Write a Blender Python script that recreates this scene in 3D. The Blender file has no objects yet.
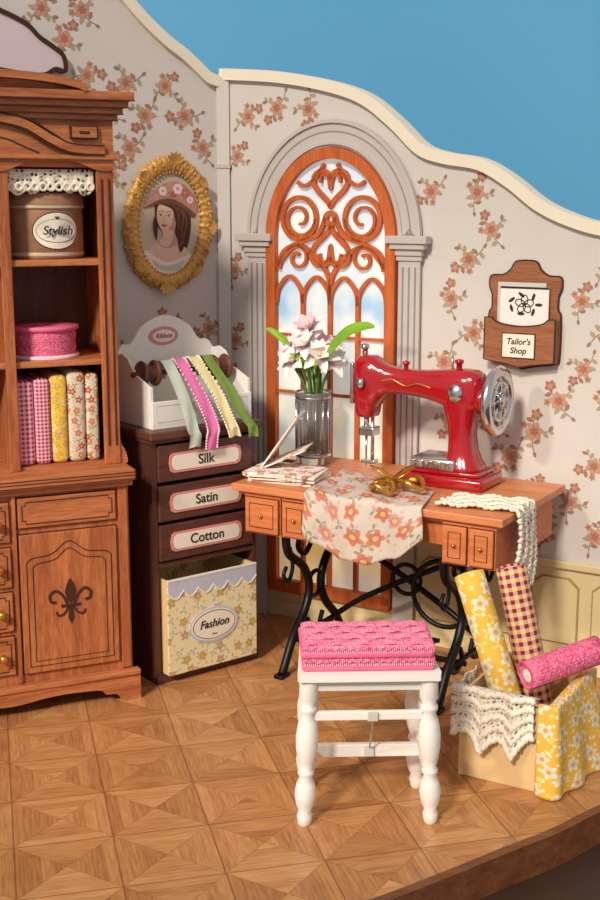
import bpy, bmesh, math, random
from math import sin, cos, pi, radians, sqrt, atan2
from mathutils import Matrix, Vector
random.seed(7)
S = bpy.context.scene
try:
    S.view_settings.view_transform = 'Standard'
except Exception:
    pass

# ------------------------------------------------------------ materials
def L(r, g, b):
    def c(x):
        x /= 255.0
        return x/12.92 if x <= .04045 else ((x+.055)/1.055)**2.4
    return (c(r), c(g), c(b), 1.0)

class G:
    def __init__(s, name):
        s.mat = bpy.data.materials.new(name); s.mat.use_nodes = True
        s.nt = s.mat.node_tree
        s.b = [n for n in s.nt.nodes if n.type == 'BSDF_PRINCIPLED'][0]
    def put(s, sock, val):
        if isinstance(val, bpy.types.NodeSocket): s.nt.links.new(val, sock)
        elif val is not None: sock.default_value = val
    def node(s, t, ins={}, **props):
        n = s.nt.nodes.new(t)
        for k, v in props.items(): setattr(n, k, v)
        for k, v in ins.items(): s.put(n.inputs[k], v)
        return n
    def m(s, op, a, b=None, c=None, clamp=False):
        n = s.nt.nodes.new('ShaderNodeMath'); n.operation = op; n.use_clamp = clamp
        s.put(n.inputs[0], a)
        if b is not None: s.put(n.inputs[1], b)
        if c is not None: s.put(n.inputs[2], c)
        return n.outputs[0]
    def vm(s, op, a, b=None):
        n = s.nt.nodes.new('ShaderNodeVectorMath'); n.operation = op
        s.put(n.inputs[0], a)
        if b is not None: s.put(n.inputs[1], b)
        return n.outputs[0]
    def mix(s, f, a, b, mode='MIX'):
        n = s.nt.nodes.new('ShaderNodeMix'); n.data_type = 'RGBA'; n.blend_type = mode
        s.put(n.inputs[0], f); s.put(n.inputs[6], a); s.put(n.inputs[7], b)
        return n.outputs[2]
    def coord(s, kind='Object', scale=(1, 1, 1), rot=(0, 0, 0), loc=(0, 0, 0)):
        tc = s.nt.nodes.new('ShaderNodeTexCoord')
        mp = s.nt.nodes.new('ShaderNodeMapping')
        s.nt.links.new(tc.outputs[kind], mp.inputs[0])
        mp.inputs['Scale'].default_value = scale; mp.inputs['Rotation'].default_value = rot
        mp.inputs['Location'].default_value = loc
        return mp.outputs[0]
    def noise(s, vec, scale, detail=3, rough=.5):
        n = s.node('ShaderNodeTexNoise', {'Vector': vec, 'Scale': scale, 'Detail': detail, 'Roughness': rough})
        return n.outputs[0]
    def sep(s, vec):
        n = s.node('ShaderNodeSeparateXYZ', {0: vec}); return n.outputs
    def comb(s, x, y, z=0.0):
        n = s.node('ShaderNodeCombineXYZ', {0: x, 1: y, 2: z}); return n.outputs[0]
    def fin(s, col, rough=.5, metal=0, height=None, bstr=.3, bdist=.002, coat=0, alpha=None, sheen=0):
        s.put(s.b.inputs['Base Color'], col); s.put(s.b.inputs['Roughness'], rough)
        s.put(s.b.inputs['Metallic'], metal)
        if coat: s.b.inputs['Coat Weight'].default_value = coat; s.b.inputs['Coat Roughness'].default_value = .15
        if sheen: s.b.inputs['Sheen Weight'].default_value = sheen
        if alpha is not None: s.put(s.b.inputs['Alpha'], alpha)
        if height is not None:
            bp = s.node('ShaderNodeBump', {'Strength': bstr, 'Distance': bdist, 'Height': height})
            s.nt.links.new(bp.outputs[0], s.b.inputs['Normal'])
        return s.mat

def plain(name, c, rough=.5, metal=0, bump=0, bscale=80, coat=0, var=.12):
    g = G(name); v = g.coord()
    n = g.noise(v, bscale, 3)
    dark = tuple(x*(1-var*2) for x in c[:3])+(1,)
    lite = tuple(min(1, x*(1+var)) for x in c[:3])+(1,)
    n2 = g.noise(v, 9, 3)
    col = g.mix(n2, dark, lite)
    return g.fin(col, rough, metal, n if bump else None, bump, .003, coat)

def wood(name, c1, c2, axis='x', rough=.5, scale=1.0, coat=0.0, pores=.6):
    g = G(name)
    st = {'x': (1.2, 14, 14), 'y': (14, 1.2, 14), 'z': (14, 14, 1.2)}[axis]
    v = g.coord(scale=tuple(a*scale for a in st))
    n1 = g.noise(v, 2.2, 5, .6)
    v2 = g.coord(scale=tuple(a*scale*5 for a in st))
    n2 = g.noise(v2, 3.0, 3, .6)
    f = g.m('MULTIPLY_ADD', n1, 2.2, -.6, clamp=True)
    col = g.mix(f, c1, c2)
    dk = tuple(x*.42 for x in c1[:3])+(1,)
    f2 = g.m('MULTIPLY', g.m('SUBTRACT', 1.0, g.m('MULTIPLY_ADD', n2, 3.0, -.75, clamp=True)), pores)
    col = g.mix(f2, col, dk)
    return g.fin(col, rough, 0, n2, .25, .002, coat)

def flower(g, vec, rnd, n, R, wob=.28, seed=0.0):
    vo = g.node('ShaderNodeTexVoronoi', {'Vector': vec, 'Scale': 1.0, 'Randomness': rnd}, voronoi_dimensions='2D')
    loc = g.vm('SUBTRACT', vec, vo.outputs['Position'])
    x, y, z = g.sep(loc)
    cr = g.node('ShaderNodeSeparateColor', {0: vo.outputs['Color']})
    ang = g.m('ADD', g.m('ARCTAN2', y, x), g.m('MULTIPLY', cr.outputs[0], 6.3))
    d = vo.outputs['Distance']
    lim = g.m('MULTIPLY', R, g.m('MULTIPLY_ADD', g.m('COSINE', g.m('MULTIPLY', ang, float(n))), wob, 1-wob))
    return g.m('LESS_THAN', d, lim), d, cr.outputs[1], g.m('LESS_THAN', d, R*.28)

def floral(name, base, f1, f2, leaf, scale=12, kind='UV', plane='XY', centre=L(230, 190, 90), rough=.85, R=.34, small=True):
    g = G(name)
    v = g.coord(kind)
    x, y, z = g.sep(v)
    if plane == 'XZ': v = g.comb(x, z)
    elif plane == 'YZ': v = g.comb(y, z)
    else: v = g.comb(x, y)
    vs = g.vm('MULTIPLY', v, (scale, scale, 0))
    vl = g.vm('ADD', g.vm('MULTIPLY', v, (scale*1.35, scale*1.35, 0)), (3.3, 7.1, 0))
    lm, _, _, _ = flower(g, vl, .9, 3, .34, .62)
    fm, d, cc, ce = flower(g, vs, .7, 5, R, .2)
    col = g.mix(lm, base, leaf)
    if small:
        vt = g.vm('ADD', g.vm('MULTIPLY', v, (scale*2.1, scale*2.1, 0)), (1.3, 2.1, 0))
        tm, _, _, tc = flower(g, vt, .95, 5, .20)
        col = g.mix(tm, col, f2)
    fcol = g.mix(g.m('GREATER_THAN', cc, .5), f1, f2)
    shade = g.m('MULTIPLY', d, 2.6, clamp=True)
    fcol = g.mix(shade, tuple(q*.55 for q in f1[:3])+(1,), fcol)
    col = g.mix(fm, col, fcol)
    col = g.mix(g.m('MULTIPLY', ce, fm), col, centre)
    h = g.noise(vs, 45, 2)
    return g.fin(col, rough, 0, h, .35, .002)

def plaid(name, a, b, c, scale=40, kind='UV', plane='XY', rough=.85):
    g = G(name); v = g.coord(kind); x, y, z = g.sep(v)
    if plane == 'XZ': y = z
    sx = g.m('SINE', g.m('MULTIPLY', x, scale*6.283)); sy = g.m('SINE', g.m('MULTIPLY', y, scale*6.283))
    mx = g.m('GREATER_THAN', sx, .0); my = g.m('GREATER_THAN', sy, 0.0)
    f = g.m('MULTIPLY', g.m('ADD', mx, my), .5)
    col = g.mix(f, a, b)
    col = g.mix(g.m('MULTIPLY', mx, my), col, c)
    h = g.noise(v, 300, 2)
    return g.fin(col, rough, 0, h, .4, .002)

def woven(name, a, b, scale=90, kind='Object'):
    g = G(name); v = g.coord(kind)
    vs = g.vm('MULTIPLY', v, (scale, scale, scale*1.6))
    vo = g.node('ShaderNodeTexVoronoi', {'Vector': vs, 'Scale': 1.0, 'Randomness': .6})
    d = vo.outputs['Distance']; n = g.noise(v, 30, 3)
    f = g.m('ADD', g.m('MULTIPLY', d, 1.1), g.m('MULTIPLY_ADD', n, .8, -.5), clamp=True)
    col = g.mix(f, a, b)
    return g.fin(col, .8, 0, d, .8, .004)

def lacemat(name, c, scale=60, hole=.30, kind='UV', plane='XY', alpha=True):
    g = G(name); v = g.coord(kind); x, y, z = g.sep(v)
    if plane == 'XZ': v = g.comb(x, z)
    vs = g.vm('MULTIPLY', v, (scale, scale, scale if kind != 'UV' else 0))
    vo = g.node('ShaderNodeTexVoronoi', {'Vector': vs, 'Scale': 1.0, 'Randomness': .45})
    d = vo.outputs['Distance']
    h = g.m('MULTIPLY', d, 1.0)
    a = g.m('GREATER_THAN', d, hole)
    dk = tuple(q*.55 for q in c[:3])+(1,)
    col = g.mix(g.m('MULTIPLY_ADD', d, 2.2, -.35, clamp=True), dk, c)
    return g.fin(col, .95, 0, h, .8, .006, alpha=a if alpha else None)

def parquet():
    sc = 3.6
    g = G('parquet'); v = g.coord(rot=(0, 0, radians(31+45)), scale=(sc, sc, sc))
    x, y, z = g.sep(v)
    u = g.m('SUBTRACT', g.m('FRACT', x), .5); w = g.m('SUBTRACT', g.m('FRACT', y), .5)
    au = g.m('ABSOLUTE', u); aw = g.m('ABSOLUTE', w)
    sel = g.m('GREATER_THAN', au, aw)
    mx = g.m('MAXIMUM', au, aw)
    pl = g.m('MULTIPLY', mx, 8.0)
    fl = g.m('FRACT', pl)
    line1 = g.m('LESS_THAN', fl, .05)
    line2 = g.m('LESS_THAN', g.m('ABSOLUTE', g.m('SUBTRACT', au, aw)), .006)
    line3 = g.m('GREATER_THAN', mx, .492)
    line = g.m('MAXIMUM', g.m('MULTIPLY', line1, .4), g.m('MAXIMUM', g.m('MULTIPLY', line2, .7), line3))
    q1 = g.m('ADD', g.m('FLOOR', x), g.m('MULTIPLY', sel, .37))
    q2 = g.m('ADD', g.m('FLOOR', y), g.m('MULTIPLY', g.m('GREATER_THAN', g.m('ADD', u, w), 0.0), .61))
    wn = g.node('ShaderNodeTexWhiteNoise', {0: g.comb(q1, q2, g.m('FLOOR', pl))}).outputs[0]
    wn2 = g.node('ShaderNodeTexWhiteNoise', {0: g.comb(q1, q2, 0.0)}).outputs[0]
    ga = g.noise(g.vm('MULTIPLY', v, (12, 1.2, 1)), 2.5, 4, .6)
    gb = g.noise(g.vm('MULTIPLY', v, (1.2, 12, 1)), 2.5, 4, .6)
    n = g.node('ShaderNodeMix', {0: sel, 2: gb, 3: ga}).outputs[0]
    f = g.m('ADD', g.m('MULTIPLY', n, .75), g.m('ADD', g.m('MULTIPLY', wn, .20), g.m('MULTIPLY_ADD', wn2, .16, -.05)))
    f = g.m('ADD', f, g.m('MULTIPLY', sel, .03))
    r = g.node('ShaderNodeValToRGB', {0: f}); e = r.color_ramp.elements
    e[0].position = .15; e[0].color = L(132, 78, 42); e[1].position = .85; e[1].color = L(216, 162, 110)
    q = e.new(.5); q.color = L(184, 128, 80)
    col = g.mix(g.m('MULTIPLY', line, .6), r.outputs[0], L(92, 52, 28))
    return g.fin(col, .34, 0, g.m('SUBTRACT', n, line), .2, .002)

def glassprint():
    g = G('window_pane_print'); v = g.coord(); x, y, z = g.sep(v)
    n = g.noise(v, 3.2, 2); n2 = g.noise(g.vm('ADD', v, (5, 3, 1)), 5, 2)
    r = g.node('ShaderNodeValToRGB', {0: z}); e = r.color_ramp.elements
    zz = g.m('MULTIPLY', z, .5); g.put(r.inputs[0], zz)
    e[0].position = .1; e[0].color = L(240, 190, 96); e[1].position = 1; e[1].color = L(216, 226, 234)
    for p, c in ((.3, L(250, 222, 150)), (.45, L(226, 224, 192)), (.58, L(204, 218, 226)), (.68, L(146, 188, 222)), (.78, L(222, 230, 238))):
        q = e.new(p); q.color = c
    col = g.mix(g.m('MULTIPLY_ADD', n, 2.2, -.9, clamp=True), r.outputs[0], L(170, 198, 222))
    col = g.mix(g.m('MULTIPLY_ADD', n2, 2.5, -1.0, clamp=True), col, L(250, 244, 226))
    g.put(g.b.inputs['Emission Color'], col); g.b.inputs['Emission Strength'].default_value = .42  # pane emits its own colour, a backlit glow with no lamp behind
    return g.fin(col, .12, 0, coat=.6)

W = {}
def mk_mats():
    W['cab'] = wood('cabinet_wood', L(158, 84, 46), L(214, 136, 86), 'x')
    W['cabz'] = wood('cabinet_wood_vertical', L(152, 78, 42), L(208, 128, 80), 'z')
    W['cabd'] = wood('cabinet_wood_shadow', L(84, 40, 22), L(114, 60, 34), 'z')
    W['burn'] = plain('burnt_edge', L(66, 32, 18), .7)
    W['gold'] = plain('brass', L(230, 182, 84), .28, 1.0, var=.05)
    W['goldf'] = plain('gold_leaf', L(218, 168, 92), .5, .3, .5, 60, var=.2)
    W['chest'] = wood('dark_walnut', L(70, 38, 31), L(104, 62, 50), 'z', coat=.1)
    W['chestx'] = wood('dark_walnut_front', L(76, 42, 34), L(112, 66, 53), 'x', coat=.1)
    W['pink'] = plain('label_pink', L(226, 150, 150), .6)
    W['cream'] = plain('cream_paper', L(244, 236, 222), .7, var=.03)
    W['ink'] = plain('ink', L(40, 36, 40), .7)
    W['wall'] = plain('wallpaper_ground', L(216, 211, 207), .9, 0, .1, 200, var=.03)
    W['trim'] = plain('ivory_trim', L(242, 234, 214), .6, var=.02)
    W['wains'] = plain('cream_wainscot', L(226, 208, 160), .6, var=.03)
    W['wainsd'] = plain('cream_wainscot_groove', L(168, 150, 108), .7)
    W['surr'] = plain('window_surround_grey', L(202, 195, 191), .7, 0, .1, 40, var=.04)
    W['surrd'] = plain('window_surround_groove', L(150, 144, 146), .7)
    W['winw'] = wood('window_orange_wood', L(186, 84, 34), L(222, 120, 60), 'z', pores=.3)
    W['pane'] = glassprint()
    W['tab'] = wood('table_wood', L(200, 118, 72), L(232, 154, 104), 'x', pores=.3, rough=.45)
    W['tabe'] = wood('table_wood_front', L(192, 104, 58), L(220, 136, 84), 'x', pores=.3)
    W['iron'] = plain('black_iron', L(30, 28, 30), .4, .6)
    W['red'] = plain('red_enamel', L(170, 6, 24), .16, .0, coat=1.0, var=.05)
    W['chrome'] = plain('chrome', L(214, 214, 220), .2, 1.0, var=.03)
    W['white'] = plain('white_paint', L(242, 240, 236), .5, var=.02)
    W['whited'] = plain('white_paint_grey', L(206, 202, 198), .6, var=.03)  # light grey for back card, stool brackets, caddy outline and portrait dress
    W['card'] = plain('cardboard', L(226, 194, 142), .8, 0, .1, 60, var=.04)
    W['carde'] = plain('cardboard_edge', L(170, 130, 84), .8)
    W['glass'] = None
    W['green'] = plain('leaf_green', L(136, 190, 52), .45, var=.25)
    W['stem'] = plain('stem_green', L(90, 130, 50), .5)
    W['petal'] = plain('petal_pink_white', L(252, 240, 242), .6, var=.04)
    W['petal2'] = plain('petal_pink', L(244, 206, 220), .6, var=.06)
    W['lilac'] = plain('plaque_lilac', L(222, 206, 216), .6, var=.04)
    W['spool'] = wood('spool_wood', L(84, 46, 32), L(120, 72, 50), 'z')
    W['parq'] = parquet()
    W['rim'] = wood('base_rim_wood', L(100, 56, 32), L(140, 86, 50), 'x')
    W['pocket'] = wood('pocket_wood', L(140, 82, 50), L(180, 116, 76), 'x')
    W['f_cloth'] = floral('floral_table_cloth', L(206, 197, 186), L(212, 132, 108), L(222, 168, 166), L(150, 148, 118), 10, R=.40, centre=L(214, 176, 110))
    W['f_yel'] = floral('yellow_floral_fabric', L(232, 186, 74), L(250, 244, 226), L(251, 242, 212), L(242, 216, 136), 13, centre=L(220, 164, 60), R=.36)
    W['f_yelb'] = floral('yellow_floral_bolt', L(238, 200, 80), L(252, 240, 210), L(220, 150, 60), L(190, 170, 60), 24, kind='Object', plane='XZ')
    W['f_flo'] = floral('floral_bolt', L(218, 204, 186), L(196, 100, 90), L(226, 160, 120), L(140, 140, 90), 24, kind='Object', plane='XZ')
    W['f_box'] = floral('floral_box_print', L(238, 226, 184), L(222, 194, 120), L(214, 186, 186), L(192, 196, 156), 13, kind='Object', plane='XZ', R=.28)
    W['f_book'] = floral('floral_booklet_print', L(244, 234, 230), L(226, 150, 160), L(214, 170, 130), L(160, 170, 130), 16, kind='Object', plane='XY')
    W['p_pink'] = plaid('pink_plaid_bolt', L(250, 206, 218), L(222, 70, 120), L(190, 30, 84), 60, 'Object', 'XZ')
    W['p_pink2'] = plaid('rose_plaid_bolt', L(240, 190, 205), L(205, 60, 108), L(150, 40, 80), 75, 'Object', 'XZ')
    W['p_mag'] = plaid('magenta_yellow_plaid', L(232, 204, 140), L(180, 54, 108), L(126, 24, 76), 36)
    W['p_roll'] = woven('pink_woven_roll', L(244, 140, 178), L(200, 24, 86), 110, 'UV')
    W['fuch'] = woven('pink_stack_fabric', L(253, 170, 200), L(228, 60, 122), 120)
    W['fuch2'] = plain('pink_satin', L(240, 112, 158), .5, 0, .5, 160)
    W['lace'] = lacemat('crochet_lace', L(246, 238, 220), 62, .28)
    W['r_mint'] = plain('ribbon_sage', L(196, 206, 192), .5, 0, .3, 200)
    W['r_pink'] = plain('ribbon_pink', L(232, 120, 184), .45, 0, .3, 200)
    W['r_cream'] = plain('ribbon_cream', L(238, 224, 170), .5, 0, .3, 200)
    W['r_green'] = plain('ribbon_green', L(122, 150, 66), .5, 0, .3, 200)
    W['tin'] = wood('tin_body_tan', L(160, 116, 88), L(188, 144, 114), 'x', pores=.2)
    W['tinw'] = plain('tin_lid', L(216, 198, 176), .4, .2)
    W['lav'] = plain('lavender_scallop', L(200, 204, 226), .7)
    W['skin'] = plain('painted_skin', L(236, 200, 178), .7, var=.05)
    W['skind'] = plain('painted_skin_shade', L(208, 160, 138), .7, var=.05)
    W['hair'] = plain('painted_hair', L(84, 52, 38), .7, var=.2)
    W['hair2'] = plain('painted_hair_light', L(122, 80, 56), .7, var=.2)
    W['pbg'] = plain('painted_backdrop', L(210, 194, 172), .7, var=.16)
    W['hat'] = plain('painted_hat', L(196, 138, 134), .7, var=.2)
    W['lip'] = plain('painted_lips', L(180, 84, 80), .7)
    W['sp1'] = plain('print_petal_peach', L(202, 156, 130), .9, var=.15)
    W['sp2'] = plain('print_petal_rust', L(180, 120, 100), .9, var=.15)
    W['sp3'] = plain('print_leaf_taupe', L(180, 163, 140), .9, var=.1)
    W['sp4'] = plain('print_leaf_brown', L(160, 130, 106), .9, var=.1)
    g = G('vase_glass'); g.b.inputs['Transmission Weight'].default_value = .85
    W['glass'] = g.fin(L(225, 225, 228), .06, 0)
    g = G('backdrop_blue'); v = g.coord(); n = g.noise(v, .25, 2); x, y, z = g.sep(v)
    W['blue'] = g.fin(g.mix(n, L(76, 154, 206), L(118, 196, 238)), .9)
    W['dark'] = plain('dark_tabletop', L(60, 40, 30), .5)
mk_mats()

# ------------------------------------------------------------ builder
def cr(pts, n=6, closed=False):
    P = [Vector(p) for p in pts]; out = []; N = len(P)
    rng = range(N) if closed else range(N-1)
    for i in rng:
        if closed: a, b, c, d = P[(i-1) % N], P[i], P[(i+1) % N], P[(i+2) % N]
        else: a, b, c, d = P[max(i-1, 0)], P[i], P[i+1], P[min(i+2, N-1)]
        for k in range(n):
            t = k/n
            out.append(.5*((2*b)+(c-a)*t+(2*a-5*b+4*c-d)*t*t+(3*b-a-3*c+d)*t**3))
    if not closed: out.append(P[-1])
    return [tuple(p) for p in out]

def ell(cx, cz, a, b, rot=0, n=28, t0=0, t1=2*pi):
    o = []
    full = abs(t1-t0-2*pi) < 1e-6
    for i in range(n if full else n+1):
        t = t0+(t1-t0)*i/n
        x, z = a*cos(t), b*sin(t)
        o.append((cx+x*cos(rot)-z*sin(rot), cz+x*sin(rot)+z*cos(rot)))
    return o

SWAP = Matrix(((1, 0, 0, 0), (0, 0, 1, 0), (0, 1, 0, 0), (0, 0, 0, 1)))

class Ob:
    def __init__(s, name, loc=(0, 0, 0), rot=0):
        s.name = name; s.loc = loc; s.rot = rot
        s.v = []; s.f = []; s.fm = []; s.fs = []; s.uv = []; s.mats = []
        s.M = Matrix.Identity(4)
    def mi(s, k):
        if k not in s.mats: s.mats.append(k)
        return s.mats.index(k)
    def add(s, vs, fs, mat, smooth=False, uvs=None):
        o = len(s.v); i = s.mi(mat)
        for p in vs:
            if len(p) == 2: p = (p[0], 0, p[1])
            s.v.append(tuple(s.M @ Vector(p)))
        for f in fs:
            s.f.append([a+o for a in f]); s.fm.append(i); s.fs.append(smooth)
            s.uv.append([uvs[a] for a in f] if uvs else [(vs[a][0], vs[a][-1]) for a in f])
    def box(s, x0, x1, y0, y1, z0, z1, mat, bev=0.0, seg=2):
        if bev <= 0:
            vs = [(x, y, z) for x in (x0, x1) for y in (y0, y1) for z in (z0, z1)]
            fs = [(0, 1, 3, 2), (4, 6, 7, 5), (0, 4, 5, 1), (2, 3, 7, 6), (0, 2, 6, 4), (1, 5, 7, 3)]
            s.add(vs, fs, mat); return
        bm = bmesh.new(); bmesh.ops.create_cube(bm, size=1)
        for v in bm.verts:
            v.co = Vector(((x0+x1)/2+v.co.x*(x1-x0), (y0+y1)/2+v.co.y*(y1-y0), (z0+z1)/2+v.co.z*(z1-z0)))
        bmesh.ops.bevel(bm, geom=bm.edges[:], offset=bev, segments=seg, affect='EDGES', profile=.5)
        bm.verts.index_update()
        s.add([tuple(v.co) for v in bm.verts], [[v.index for v in f.verts] for f in bm.faces], mat, seg > 2)
        bm.free()
    def prism(s, poly, y0, y1, mat, smooth=False):
        n = len(poly)
        vs = [(p[0], y0, p[1]) for p in poly]+[(p[0], y1, p[1]) for p in poly]
        fs = [list(range(n)), list(range(2*n-1, n-1, -1))]+[[i, (i+1) % n, (i+1) % n+n, i+n] for i in range(n)]
        s.add(vs, fs, mat, smooth)
    def loft(s, secs, axis, mat, n=28, p=3.0):
        vs = []; fs = []
        for q, c1, c2, h1, h2 in secs:
            for i in range(n):
                t = 2*pi*i/n; a, b = cos(t), sin(t)
                u = h1*(abs(a)**(2/p))*(1 if a >= 0 else -1); w = h2*(abs(b)**(2/p))*(1 if b >= 0 else -1)
                vs.append((q, c1+u, c2+w) if axis == 'x' else (c1+u, c2+w, q))
        m = len(secs)
        for k in range(m-1):
            for i in range(n): fs.append([k*n+i, k*n+(i+1) % n, (k+1)*n+(i+1) % n, (k+1)*n+i])
        fs.append(list(range(n))); fs.append([(m-1)*n+i for i in range(n-1, -1, -1)])
        s.add(vs, fs, mat, True)
    def ribbon(s, pts, w, y0, y1, mat, closed=False):
        P = [Vector(p[:2]) for p in pts]; n = len(P); A = []; B = []
        for i in range(n):
            if closed: t = P[(i+1) % n]-P[i-1]
            else: t = P[min(i+1, n-1)]-P[max(i-1, 0)]
            if t.length < 1e-9: t = Vector((1, 0))
            t.normalize(); nn = Vector((-t.y, t.x))*w/2
            A.append(P[i]+nn); B.append(P[i]-nn)
        vs = []
        for i in range(n):
            vs += [(A[i].x, y0, A[i].y), (B[i].x, y0, B[i].y), (B[i].x, y1, B[i].y), (A[i].x, y1, A[i].y)]
        fs = []
        for i in range(n if closed else n-1):
            j = (i+1) % n
            for k in range(4):
                fs.append([i*4+k, i*4+(k+1) % 4, j*4+(k+1) % 4, j*4+k])
        if not closed: fs += [[0, 1, 2, 3], [(n-1)*4+3, (n-1)*4+2, (n-1)*4+1, (n-1)*4]]
        s.add(vs, fs, mat)
    def lathe(s, prof, c, mat, n=24, axis='z', smooth=True, cap=True):
        vs = []; fs = []; m = len(prof)
        for r, h in prof:
            for i in range(n):
                a = 2*pi*i/n
                p = (r*cos(a), r*sin(a), h)
                if axis == 'x': p = (h, r*cos(a), r*sin(a))
                if axis == 'y': p = (r*cos(a), h, r*sin(a))
                vs.append((c[0]+p[0], c[1]+p[1], c[2]+p[2]))
        for k in range(m-1):
            for i in range(n):
                fs.append([k*n+i, k*n+(i+1) % n, (k+1)*n+(i+1) % n, (k+1)*n+i])
        uvs = []
        for k in range(m):
            for i in range(n): uvs.append((prof[k][0]*2*pi*i/n, prof[k][1]))
        s.add(vs, fs, mat, smooth, uvs)
        if cap:
            s.add(vs[:n], [list(range(n))], mat); s.add(vs[-n:], [list(range(n))], mat)
    def tube(s, pts, r, mat, n=10, smooth=True, closed=False):
        P = [Vector(p) for p in pts]; m = len(P)
        R = r if isinstance(r, (list, tuple)) else [r]*m
        vs = []; up = Vector((0, 0, 1))
        t0 = (P[1]-P[0]).normalized()
        if abs(t0.dot(up)) > .95: up = Vector((1, 0, 0))
        a = t0.cross(up).normalized()
        for i in range(m):
            if closed: t = (P[(i+1) % m]-P[i-1])
            else: t = (P[min(i+1, m-1)]-P[max(i-1, 0)])
            if t.length < 1e-9: t = t0.copy()
            t.normalize()
            a = (a-t*a.dot(t)).normalized(); b = t.cross(a)
            for k in range(n):
                q = 2*pi*k/n; vs.append(tuple(P[i]+(a*cos(q)+b*sin(q))*R[i]))
        fs = []
        for i in range(m if closed else m-1):
            j = (i+1) % m
            for k in range(n):
                fs.append([i*n+k, i*n+(k+1) % n, j*n+(k+1) % n, j*n+k])
        if not closed: fs += [list(range(n)), [(m-1)*n+k for k in range(n-1, -1, -1)]]
        s.add(vs, fs, mat, smooth)
    def surf(s, fn, nu, nv, mat, su=1, sv=1, thick=0.0, smooth=True):
        vs = []; uv = []
        for i in range(nu+1):
            for j in range(nv+1):
                vs.append(tuple(fn(i/nu, j/nv))); uv.append((i/nu*su, j/nv*sv))
        fs = [[i*(nv+1)+j, (i+1)*(nv+1)+j, (i+1)*(nv+1)+j+1, i*(nv+1)+j+1] for i in range(nu) for j in range(nv)]
        s.add(vs, fs, mat, smooth, uv)
    def ball(s, c, r, mat, n=14):
        rx, ry, rz = (r, r, r) if not isinstance(r, tuple) else r
        prof = [(sin(pi*k/(n//2+1)), -cos(pi*k/(n//2+1))) for k in range(n//2+2)]
        vs = []; fs = []
        for a, h in prof:
            for i in range(n):
                q = 2*pi*i/n; vs.append((c[0]+rx*max(a, 1e-4)*cos(q), c[1]+ry*max(a, 1e-4)*sin(q), c[2]+rz*h))
        for k in range(len(prof)-1):
            for i in range(n): fs.append([k*n+i, k*n+(i+1) % n, (k+1)*n+(i+1) % n, (k+1)*n+i])
        s.add(vs, fs, mat, True)
    def text(s, body, size, x, y, z, mat, shear=0, rz=0, ex=.0006):
        cu = bpy.data.curves.new('t', 'FONT'); cu.body = body; cu.size = size; cu.align_x = 'CENTER'; cu.align_y = 'CENTER'
        cu.extrude = ex; cu.shear = shear; cu.offset = size*.012
        o = bpy.data.objects.new('t', cu); S.collection.objects.link(o)
        dg = bpy.context.evaluated_depsgraph_get()
        me = bpy.data.meshes.new_from_object(o.evaluated_get(dg))
        vs = []
        for v in me.vertices:
            vs.append((x+v.co.x, y-v.co.z, z+v.co.y))
        s.add(vs, [list(p.vertices) for p in me.polygons], mat)
        bpy.data.objects.remove(o); bpy.data.meshes.remove(me); bpy.data.curves.remove(cu)
    def petal(s, c, d, up, Ln, w, curl, mat, nu=6, nv=4, cup=.3):
        c = Vector(c); d = Vector(d).normalized(); up = Vector(up); up = (up-d*up.dot(d)).normalized(); sd = d.cross(up)
        def f(u, v):
            vv = v*2-1; ww = w*sin(pi*min(1, (u*.93+.05)))**.8
            return c+d*Ln*u+sd*ww*vv+up*(curl*u*u*Ln+cup*ww*vv*vv)
        s.surf(f, nu, nv, mat)
    def done(s, solid=0.0):
        me = bpy.data.meshes.new(s.name); me.from_pydata(s.v, [], s.f)
        for k in s.mats: me.materials.append(W[k])
        uvl = me.uv_layers.new(name='UVMap')
        li = 0
        for pi_, p in enumerate(me.polygons):
            p.material_index = s.fm[pi_]; p.use_smooth = s.fs[pi_]
            for q in s.uv[pi_]:
                uvl.data[li].uv = q; li += 1
        bm = bmesh.new(); bm.from_mesh(me); bmesh.ops.recalc_face_normals(bm, faces=bm.faces[:]); bm.to_mesh(me); bm.free()
        o = bpy.data.objects.new(s.name, me); S.collection.objects.link(o)
        o.location = s.loc; o.rotation_euler = (0, 0, radians(s.rot))
        if solid:
            m = o.modifiers.new('thickness', 'SOLIDIFY'); m.thickness = solid; m.offset = 0
        return o

# ------------------------------------------------------------ layout constants
H = 1.79
K = 1.018
def T(t): return t*K
def Z(z): return H+(z-H)*K
CORNER = (-.326, 5.414, 0)
RW = -31.0      # right wall angle
LW = 32.0       # left wall angle

# ------------------------------------------------------------ floor
fl = Ob('floor'); fl.M = SWAP
edge = cr([(1.9, 4.15), (1.5, 3.87), (1.2, 3.67), (.905, 3.49), (.73, 3.345), (.563, 3.23), (.38, 3.1), (.15, 2.95), (-.15, 2.8), (-.6, 2.68), (-1.2, 2.62), (-2.4, 2.6)], 5)
poly = edge+[(-3.2, 2.9), (-2.6, 4.4), (-.5, 5.7), (-.2, 5.7), (2.2, 4.3)]
fl.prism(poly, 0, -.05, 'parq')
fl.done()
rim = Ob('trim_base_rim'); rim.M = SWAP
rim.ribbon([(p[0]+.012, p[1]-.018) for p in edge], .03, .006, -.10, 'rim')
rim.done()
gt = Ob('ground'); gt.box(-9, 9, 0.5, 9.2, -.14, -.10, 'dark'); gt.done()
bw = Ob('wall_back'); bw.box(-9, 9, 9.2, 9.3, -.14, 7, 'blue'); bw.done()

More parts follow.
